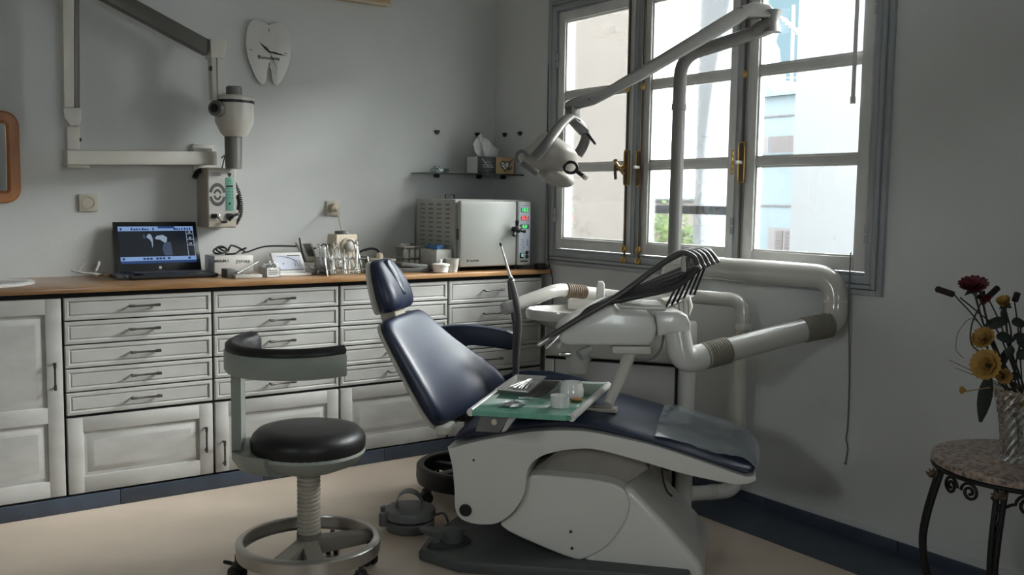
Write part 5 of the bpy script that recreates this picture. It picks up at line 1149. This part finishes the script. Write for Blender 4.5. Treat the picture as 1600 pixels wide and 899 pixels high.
# ================================================================== FRONT STOOL
st = thing('dentist_stool', 'grey-green dentist stool with curved black-padded backrest and steel foot ring, in front', 'stool', (-1.871, -1.684, 0.072))
st.location.z = 0; WORLD[st.name] = Vector(st.location); SX, SY = st.location.x, st.location.y
SC = Vector((SX, SY, 0)); SR = Vector((.8164, -.5775, 0)); SF = Vector((-.5775, -.8164, 0))       # right of picture, towards camera
def SP(az, r, z): a = math.radians(az); return SC + SF * (r * math.cos(a)) + SR * (r * math.sin(a)) + Vector((0, 0, z))
zs = Vector((-1.855, -1.652, 0.452)).z; ztop = Vector((-1.853, -1.647, 0.512)).z
MB().lathe([(.12, zs - .045), (.178, zs - .028), (.187, zs - .005), (.188, zs + .020), (.180, ztop - .022), (.165, ztop - .008), (.12, ztop), (.0, ztop + .003)], c=SC, n=48).build('seat', m_blackv, st)
m = MB(); m.lathe([(.045, zs - .090), (.10, zs - .082), (.165, zs - .055), (.187, zs - .022), (.184, zs - .012)], c=SC, n=40); m.build('seat_pan', m_greengray, st)
# side bracket and upright
zb_ = zs - .035
arm = [SP(az, .20, zb_ - .045) for az in (-55, -75, -95, -115)] ; 
MB().loft([[SP(az, r * k, z) for r, z in ((.05, zs - .083), (.16, zs - .081), (.225, zs - .066), (.247, zs - .03), (.248, zb_ + .030), (.20, zb_ + .022), (.05, zs - .03))] for az, k in ((-140, .80), (-125, .92), (-112, .99), (-90, 1.0), (-68, .99), (-50, .92), (-30, .82))]).build('back_bracket', m_greengray, st, angle=50)
zbk = Vector((-1.945, -1.864, 0.742)).z
MB().loft([[SP(az, r, z) for az, r in ((-70, .214), (-70, .243), (-82, .247), (-95, .243), (-95, .214))] for z in (zb_ + .03, zb_ + .04, zbk - .03, zbk)]).build('upright', m_greengray, st, angle=45)
azs = list(range(-118, 41, 6))
def band(rs_zs): return [[SP(az, r, z + .012 * (abs(az + 50) / 90) ** 2) for r, z in rs_zs] for az in azs]
RB = [(.236, zbk - .034), (.262, zbk - .033), (.266, zbk - .025), (.266, zbk + .030), (.262, zbk + .036), (.236, zbk + .036)]
MB().loft(band(RB)).build('back_band', m_greengray, st, angle=50)
PD = [(.205, zbk - .020), (.236, zbk - .024), (.238, zbk + .036), (.262, zbk + .038), (.262, zbk + .052), (.245, zbk + .062), (.222, zbk + .058), (.206, zbk + .04)]
R = band(PD); c0 = sum(R[0], Vector()) / len(R[0])
MB().loft([[c0 + (p - c0) * .5 + SP(-123, .235, 0) - SP(-118, .235, 0) for p in R[0]]] + R).build('back_pad', m_blackv, st, angle=60)
p0, p1 = SC + Vector((0, 0, .15)), SC + Vector((0, 0, zs - .075)); pts, rs = ribs(p0, p1, .0385, 16, .17)
MB().tube(pts, rs, 28).build('gas_lift_bellows', m_beigegray, st)
MB().lathe([(.040, .05), (.040, .152)], c=SC, n=28).build('column_base', mat('column_paint', (.16, .15, .125), .5), st)
zr0, zr1 = .085, .135
MB().lathe([(.222, zr0), (.236, zr0 + .004), (.238, zr1 - .006), (.230, zr1), (.214, zr1 + .001), (.212, zr1 - .004), (.222, zr1 - .010)], c=SC, n=64, cap0=False, cap1=False).build('foot_ring', m_steel, st)
for az in (124, 18, -20):
    a0_, b0_ = SP(az, .02, 0), SP(az, .222, 0); d_ = (b0_ - a0_).normalized(); n__ = Vector((-d_.y, d_.x, 0)) * .03
    MB().prism([a0_ - n__ + UP * .078, b0_ - n__ * .8 + UP * .078, b0_ - n__ * .8 + UP * .116, a0_ - n__ + UP * .135], n__ * 1.9, .008).build('spoke', mat('spoke_paint', (.20, .185, .155), .5), st)
def caster(root, p, yaw, mtl=None):
    c = MB(); y_ = Vector((math.cos(yaw), math.sin(yaw), 0)); q_ = y_.to_track_quat('Z', 'Y').to_matrix().to_4x4()
    for s_ in (-.014, .014): c.lathe([(.012, -.008), (.025, -.007), (.027, 0), (.025, .007), (.012, .008)], c=Vector((p.x, p.y, .0272)) + y_ * s_, mat=q_, n=18)
    o = c.build('caster_wheel', m_black, root); h_ = MB(); h_.box((p.x, p.y, .050), (.034, .034, .03), .008).tube([(p.x, p.y, .055), (p.x, p.y, .09)], .008, 8); h_.build('caster_fork', m_rubber, root)
for k, az in enumerate((-78, -15, 62, 168, 118)): caster(st, SP(az, [.232, .21, .215, .2, .21][k], 0), math.radians([200, 60, 120, -35, 10][k]))
m = MB(); q5 = SP(-84, .26, .052); m.box(q5, (.05, .024, .012), .004, Matrix.Rotation(.7, 4, 'Z') @ Matrix.Rotation(.5, 4, 'Y')); m.build('brake_lever', m_black, st)

# second stool, behind the chair
s2 = thing('assistant_stool', 'black stool with a dark foot ring half hidden behind the chair base', 'stool', (-0.951, -1.253, 0.069))
s2.location.z = 0; WORLD[s2.name] = Vector(s2.location); S2 = Vector(s2.location)
MB().lathe([(.212, .070), (.228, .078), (.232, .10), (.230, .145), (.222, .152), (.200, .150), (.198, .144), (.212, .138)], c=S2, n=56, cap0=False, cap1=False).build('foot_ring', m_blackv, s2)
for k in range(5):
    az = 30 + 72 * k; a_ = math.radians(az); d_ = Vector((math.cos(a_), math.sin(a_), 0)); n__ = Vector((-d_.y, d_.x, 0)) * .022
    MB().prism([S2 + d_ * .02 - n__ + UP * .085, S2 + d_ * .212 - n__ + UP * .085, S2 + d_ * .212 - n__ + UP * .115, S2 + d_ * .02 - n__ + UP * .135], n__ * 2, .006).build('spoke', m_rubber, s2)
    caster(s2, S2 + d_ * .205, a_ + 1.3)
MB().lathe([(.03, .07), (.03, .36)], c=S2, n=22).build('column', m_black, s2); MB().lathe([(.15, .36), (.17, .37), (.175, .41), (.16, .43), (.0, .435)], c=S2, n=40).build('seat', m_blackv, s2)

# ================================================================== FOOT CONTROLS
f1 = thing('foot_control', 'round grey foot control with an arched carrying handle on the vinyl floor', 'foot control', (-1.359, -1.458, 0.051))
f1.location.z = 0; WORLD[f1.name] = Vector(f1.location); F1 = Vector(f1.location)
MB().lathe([(.085, .0), (.092, .004), (.094, .012), (.094, .034), (.090, .038)], c=F1, n=44).build('base', m_gray, f1)
MB().lathe([(.080, .038), (.080, .047)], c=F1, n=40).build('gap_ring', m_black, f1)
MB().lathe([(.093, .047), (.098, .052), (.098, .074), (.094, .082), (.075, .088), (.0, .091)], c=F1, n=44).build('pedal_dome', m_gray, f1)
hl = catmull([F1 + SR * -.052 + SF * .01 + UP * .086, F1 + SR * -.045 + UP * .125, F1 + SR * -.015 + UP * .146, F1 + SR * .02 + UP * .140, F1 + SR * .045 + UP * .112, F1 + SR * .052 + SF * .025 + UP * .086])
MB().loft([[p + SF * .026, p - SF * .026, p - SF * .026 + UP * .004, p + SF * .026 + UP * .004] for p in hl]).build('carrying_handle', m_gray, f1, angle=70)
lv = F1 - SR * .092 + SF * .045
MB().lathe([(.017, .022), (.018, .026), (.018, .066), (.015, .070)], c=F1 - SR * .098 + SF * .035, n=20).build('side_button', m_gray, f1); MB().lathe([(.014, .03), (.014, .075)], c=F1 - SR * .105 - SF * .03, n=18).build('side_button', m_gray, f1)
MB().prism([F1 - SR * .10 + SF * .03 + UP * .052, F1 - SR * .02 + SF * .09 + UP * .052, F1 - SR * .02 + SF * .078 + UP * .052, F1 - SR * .09 + SF * .02 + UP * .052], UP * .008, .002).build('lever', m_lgray, f1)
bpz = .0455
f2 = thing('foot_switch', 'small dark grey foot switch resting on the corner of the chair base plate', 'foot switch', (-1.382, -1.760, 0.065))
F2 = CH(.065, .085, 0); f2.location = (F2.x, F2.y, bpz); WORLD[f2.name] = Vector(f2.location)
MB().lathe([(.040, bpz), (.044, bpz + .004), (.044, bpz + .038), (.038, bpz + .045), (.0, bpz + .047)], c=F2 + SR * .02, n=30).build('housing', m_dgray, f2)
MB().loft([[F2 + SR * x + SF * y + UP * z for y, z in ((-w_, z0), (w_, z0), (w_, z1), (-w_, z1))] for x, w_, z0, z1 in ((-.095, .012, .085, .093), (-.06, .026, .072, .090), (-.02, .032, .062, .088), (.0, .030, .06, .088))]).build('toe_lever', m_dgray, f2, angle=50)
m = MB(); m.tube(catmull([F2 + SR * -.02 + SF * .04 + UP * .06, F2 + SR * -.05 + SF * .05 + UP * .055, F2 + SR * -.055 + SF * .075 + UP * .051, F2 + SR * .0 + SF * .075 + UP * .0505, F2 + SR * .06 + SF * .05 + UP * .051, F2 + SR * .085 + SF * -.0 + UP * .051, F2 + SR * .06 - SF * .04 + UP * .053, F2 + SR * .02 - SF * .07 + UP * .06, F2 - SR * .0 - SF * .09 + UP * .075]), .0045, 8)
m.tube(catmull([F1 + SR * .097 + UP * .055, F1 + SR * .13 + UP * .060, F1 + SR * .15 + SF * .02 + UP * .03, F1 + SR * .17 + SF * .06 + UP * .012, F1 + SR * .19 + SF * .12 + UP * .02, F2 - SF * .09 + UP * .075]), .0048, 8)
o = m.build('foot_control_cable', m_rubber); thing_props(o, 'dark cable joining the round foot control to the small foot switch', 'cable')

# ================================================================== FLOWER TABLE
FT = Vector((-0.502, -3.336, 0.582)); TZ = FT.z
ft = thing('flower_table', 'round granite-topped table on black scrolled wrought-iron legs at the right edge', 'table', (FT.x, FT.y, 0))
TR = .240; FK = .9123
MB().lathe([(TR - .012, TZ - .022), (TR - .002, TZ - .020), (TR, TZ - .010), (TR - .003, TZ - .002), (TR - .012, TZ), (0, TZ)], c=(FT.x, FT.y, 0), n=72).build('granite_top', m_granite, ft)
def FP(az, r, z): a = math.radians(az); return Vector((FT.x, FT.y, z)) + SF * (r * FK * math.cos(a)) + SR * (r * FK * math.sin(a))
m = MB(); m.tube([FP(a, .255, TZ - .029) for a in range(0, 361, 8)], .0065, 8, cap=False); m.build('top_hoop', m_iron, ft)
def scroll(m, c, ux, uz, r, turns, sgn=1, tail=None, rad=.0042):
    pts = []
    n = int(turns * 18)
    for i in range(n + 1):
        a = 2 * PI * turns * i / n; rr = r * (1 - .82 * i / n); pts.append(c + ux * (rr * math.cos(a) * sgn) + uz * (rr * math.sin(a)))
    if tail: pts = tail + pts
    m.tube(pts, rad, 6)
for k, az in enumerate((-92, -42, 44, 134, 205)):
    if k == 4: continue
    for dz in (-2.6, 2.6):
        prof = [(.250, TZ - .03), (.262, TZ - .07), (.285, TZ - .16), (.292, TZ - .24), (.272, TZ - .33), (.240, TZ - .42), (.235, TZ - .47), (.262, .004)]
        prof = [(r, max(z, .008)) for r, z in prof]
        pts = catmull([FP(az + dz * (1 - .75 * min(1, i / 4)), r, z) for i, (r, z) in enumerate(prof)], 5)
        MB().tube(pts, [.0075 + .003 * (i / len(pts)) for i in range(len(pts))], 8).build('leg', m_iron, ft)
    m = MB(); m.tube(catmull([FP(az + (1.6 if i % 2 else -1.6), .252 + .012 * min(i, 3), TZ - .04 - .03 * i) for i in range(7)], 4), .003, 6); m.build('leg_twist', m_iron, ft)
    m = MB()
    for j in range(5):
        a = (j - 2) * .45; b_ = FP(az, .272, TZ - .055); d_ = (SR * math.sin(a) + UP * math.cos(a)); m.tube([b_, b_ + d_ * .014 + SF * .006, b_ + d_ * .028], [.002, .007, .001], 6)
    m.build('leaf_ornament', m_bronze, ft)
for azc in (-26, -8, 10, 28, 90, 180):
    m = MB(); c = FP(azc, .252, TZ - .064); ux = (FP(azc + 5, .252, 0) - FP(azc - 5, .252, 0)).normalized()
    sg = 1 if azc in (-8, 28, 90) else -1
    scroll(m, c, ux, UP, .030, 2.1, sg, tail=catmull([c + ux * (sg * .085) + UP * .012, c + ux * (sg * .06) - UP * .012, c + ux * (sg * .036) - UP * .02 + UP * .02], 5)[:-1])
    m.build('scroll', m_iron, ft)
for azc in (-78, -62):
    m = MB(); c = FP(azc, .252, TZ - .060); ux = (FP(azc + 5, .252, 0) - FP(azc - 5, .252, 0)).normalized(); scroll(m, c, ux, UP, .026, 1.8, 1 if azc < -70 else -1); m.build('scroll', m_iron, ft)
MB().tube([FP(a, .20, .14) for a in range(0, 361, 10)], .006, 8, cap=False).build('lower_hoop', m_iron, ft)
for az in (-92, -42, 44, 134): MB().tube([FP(az, .20, .14), FP(az, .25, .15)], .005, 6).build('hoop_stay', m_iron, ft)
# vase
VC = Vector((-0.519, -3.323, 0.590)); VC.z = TZ
va = thing('crystal_vase', 'flared cut-crystal vase on the granite table', 'vase', VC)
NV = 32; R = []; NZ = 15
for q in range(NZ):
    z = .0005 + .196 * q / (NZ - 1); r = .046 + .033 * (z / .215) ** 2.2 + (.007 if q == 0 else 0)
    R.append([VC + Vector((r * (1 + (.055 if (k + q) % 2 else -.055)) * math.cos(2 * PI * k / NV), r * (1 + (.055 if (k + q) % 2 else -.055)) * math.sin(2 * PI * k / NV), z)) for k in range(NV)])
m = MB(); m.loft(R, cap=False); m.add(R[0], [tuple(range(NV))]); m.build('vase_body', m_crystal, va, smooth=False)
# flowers
VM = VC + UP * .18
def flower(name, label, cat, root_pt, head, col, r, petals, tilt, mtp, bud=False, grp=None):
    f = thing(name, label, cat, root_pt, grp); head = Vector(head); root_pt = Vector(root_pt)
    mid = root_pt.lerp(head, .5) + Vector((0, 0, .02)) + SR * (-.02 if (head - root_pt).dot(SR) < 0 else .01)
    MB().tube(catmull([root_pt, mid, head]), .0028, 6).build('stem', m_stem, f)
    ax = Vector(tilt).normalized(); q_ = ax.to_track_quat('Z', 'Y').to_matrix()
    rnd = random.Random(int(r * 10000) + petals)
    for lay in range(3):
        for k in range(petals - lay * 2):
            a = 2 * PI * k / (petals - lay * 2) + lay * .5; op = (.95, .6, .28)[lay] * (.55 if bud else 1); L_ = r * (1.0, .85, .65)[lay]
            vs = []; 
            for i in range(4):
                t = i / 3; ang_ = op * (.35 + .65 * t); rad_ = L_ * t * math.sin(ang_) + .15 * r; h_ = L_ * t * math.cos(ang_); w_ = r * (.18, .42, .46, .20)[i] * rnd.uniform(.9, 1.1)
                for s_ in (-1, 0, 1):
                    p = Vector((rad_ + (-.06 * r if s_ == 0 else 0), s_ * w_, h_ + (.0 if s_ else -.05 * r))); p = Matrix.Rotation(a, 3, 'Z') @ p; vs.append(head + q_ @ p)
            m = MB().add(vs, [(i * 3 + j, i * 3 + j + 1, (i + 1) * 3 + j + 1, (i + 1) * 3 + j) for i in range(3) for j in range(2)])
            m.build('petal', mtp, f)
    m = MB(); m.sphere(head - ax * r * .05, r * .24, u=10, v=6)
    for k in range(5):
        a = 2 * PI * k / 5; d_ = q_ @ Vector((math.cos(a), math.sin(a), -.1)); m.tube([head, head + d_ * r * .35, head + d_ * r * .6 - ax * r * .15], [.003, .006, .001], 5)
    m.build('calyx', m_leafd, f); return f
flower('red_rose', 'dark red rose at the top of the bouquet', 'flower', VM + SR * -.02, (-0.627, -3.229, 1.042), None, 0.0409, 8, UP * 1 + SR * -.3 + SF * .5, m_red)
flower('red_rose', 'dark red drooping rose bud just below and right of the big red rose', 'flower', VM + SR * -.015, (-0.602, -3.237, 1.027), None, 0.0260, 6, SR * .5 - UP * .6 + SF * .5, m_red, True)
flower('yellow_rose', 'upper yellow rose, half closed, at the right edge of the bouquet', 'flower', VM + SR * .01, (-0.532, -3.268, 0.999), None, 0.0279, 7, UP * .8 + SR * -.5 + SF * .3, m_yellow, True)
flower('yellow_rose', 'yellow rose in the middle left of the bouquet, facing left', 'flower', VM + SR * -.03, (-0.625, -3.269, 0.911), None, 0.0335, 8, SR * -.7 + UP * .5 + SF * .5, m_yellow)
flower('yellow_rose', 'largest and lowest yellow rose hanging left over the vase rim', 'flower', VM + SR * -.035, (-0.638, -3.289, 0.846), None, 0.0437, 9, SR * -.7 + UP * .25 + SF * .6, m_yellow)
flower('yellow_rose', 'small yellow flower against the mouth of the vase', 'flower', VM + SR * -.01 - UP * .04, (-0.592, -3.303, 0.813), None, 0.0242, 6, SR * -.2 + UP * .4 + SF * .8, m_yellow)
flower('yellow_rose', 'yellow flower sunk inside the crystal vase', 'flower', VM + SR * .01 - UP * .12, (-0.513, -3.311, 0.733), None, 0.0242, 6, SF + UP * .3, m_yellow)
def cattail(a_, b_, label):
    a_, b_ = Vector(a_), Vector(b_); f = thing('cattail', label, 'dried stem', VM)
    MB().tube([a_, a_.lerp(b_, .06), a_.lerp(b_, .94), b_], [.004, .0085, .0085, .005], 10).build('seed_head', mat('dark_brown_head', (.020, .012, .008), .8), f)
    MB().tube(catmull([a_, a_.lerp(VM, .4) + UP * .02, VM]), .002, 5).build('stem', m_stem, f)
cattail((-0.670, -3.200, 1.029), (-0.710, -3.170, 1.045), 'dark brown cattail pointing left at the far left of the bouquet')
cattail((-0.579, -3.243, 1.022), (-0.554, -3.258, 1.050), 'dark brown cattail pointing up right beside the drooping red bud')
cattail((-0.502, -3.277, 1.009), (-0.494, -3.280, 1.035), 'short dark curled cattail above the upper yellow rose')
def leaf(p, d, n_, L_, w_, label, mtl=m_leafd):
    p, d, n_ = Vector(p), Vector(d).normalized(), Vector(n_).normalized(); s_ = d.cross(n_).normalized(); vs = []
    for i in range(7):
        t = i / 6; L_k = L_ * .9; ww = w_ * .9 * math.sin(PI * min(1, t * .92 + .04)) ** .8; b_ = p + d * L_k * t - UP * (.25 * L_k * t * t)
        vs += [b_ - s_ * ww, b_ + n_ * .004, b_ + s_ * ww]
    o = MB().add(vs, [(i * 3 + j, i * 3 + j + 1, (i + 1) * 3 + j + 1, (i + 1) * 3 + j) for i in range(6) for j in range(2)])
    return o
def sprig(label, root_pt, leaves, path):
    f = thing('leaf_sprig', label, 'foliage', VM)
    MB().tube(catmull(path), .0024, 6).build('stem', m_stem, f)
    for p, d, L_, w_ in leaves: leaf(p, d, SF + UP * .4, L_, w_, None).build('leaf', m_leafd, f)
sprig('dark green leaf spray in the middle of the bouquet', VM, [((-0.553, -3.290, 0.961), -SR + UP * -.05, .075, .018), ((-0.566, -3.310, 0.919), -SR * .6 + SR * 1.2 + UP * .1, .055, .016), ((-0.602, -3.284, 0.920), SR + UP * .1, .055, .018), ((-0.530, -3.286, 0.953), SR + UP * .25, .045, .017), ((-0.539, -3.307, 0.906), SR + UP * -.1, .05, .02), ((-0.548, -3.268, 0.993), -UP + SR * .2, .035, .008)],
      [VM, (-0.543, -3.298, 0.860), (-0.540, -3.292, 0.929), (-0.549, -3.280, 0.984)])
sprig('long dark leaf hanging down left of the vase', VM, [((-0.655, -3.301, 0.829), -UP + SR * -.16, .118, .022)], [VM + UP * .01, (-0.618, -3.304, 0.833), (-0.655, -3.301, 0.829)])
sprig('dark stems and leaves crowding the vase mouth', VM, [((-0.559, -3.294, 0.887), -SR * .3 - UP, .05, .013), ((-0.529, -3.308, 0.857), SR * .4 + UP * .5, .05, .018), ((-0.578, -3.307, 0.864), UP + SR * .2, .05, .014), ((-0.524, -3.317, 0.809), -SR + UP * .3, .04, .014)], [VM - UP * .15, (-0.518, -3.299, 0.805), (-0.505, -3.299, 0.892), (-0.498, -3.296, 0.961)])
m = MB()
m.tube(catmull([VM, (-0.620, -3.278, 0.863), (-0.654, -3.249, 0.897), (-0.654, -3.244, 0.948), (-0.616, -3.241, 0.997), (-0.609, -3.245, 1.015)]), .002, 5)
m.tube(catmull([VM, (-0.577, -3.277, 0.929), (-0.617, -3.243, 0.980), (-0.657, -3.209, 1.022)]), .002, 5)
for e_ in ((-0.725, -3.225, 0.861), (-0.712, -3.237, 0.840)): m.tube([VM, e_], [.0015, .0006], 4)
m.tube(catmull([VM, (-0.637, -3.255, 0.957), (-0.679, -3.227, 0.939), (-0.690, -3.225, 0.888), (-0.675, -3.238, 0.862)]), .0008, 4)
o = m.build('dry_twigs', m_stem); thing_props(o, 'thin bare brown twigs bending out left from the bouquet', 'twig')
fl = thing('dried_bloom', 'tiny pale dried flower poking out left below the lowest yellow rose', 'flower', VM)
MB().tube([VM, (-0.658, -3.303, 0.792), (-0.727, -3.277, 0.784)], .0015, 5).build('stem', m_yellow, fl)
m = MB(); c = Vector((-0.726, -3.277, 0.788))
for k in range(5): a = 2 * PI * k / 5; m.tube([c, c + SR * -.008 + (UP * math.sin(a) + SF * math.cos(a)) * .008 - SR * .004], [.003, .004], 5)
m.build('bloom', m_yellow, fl)
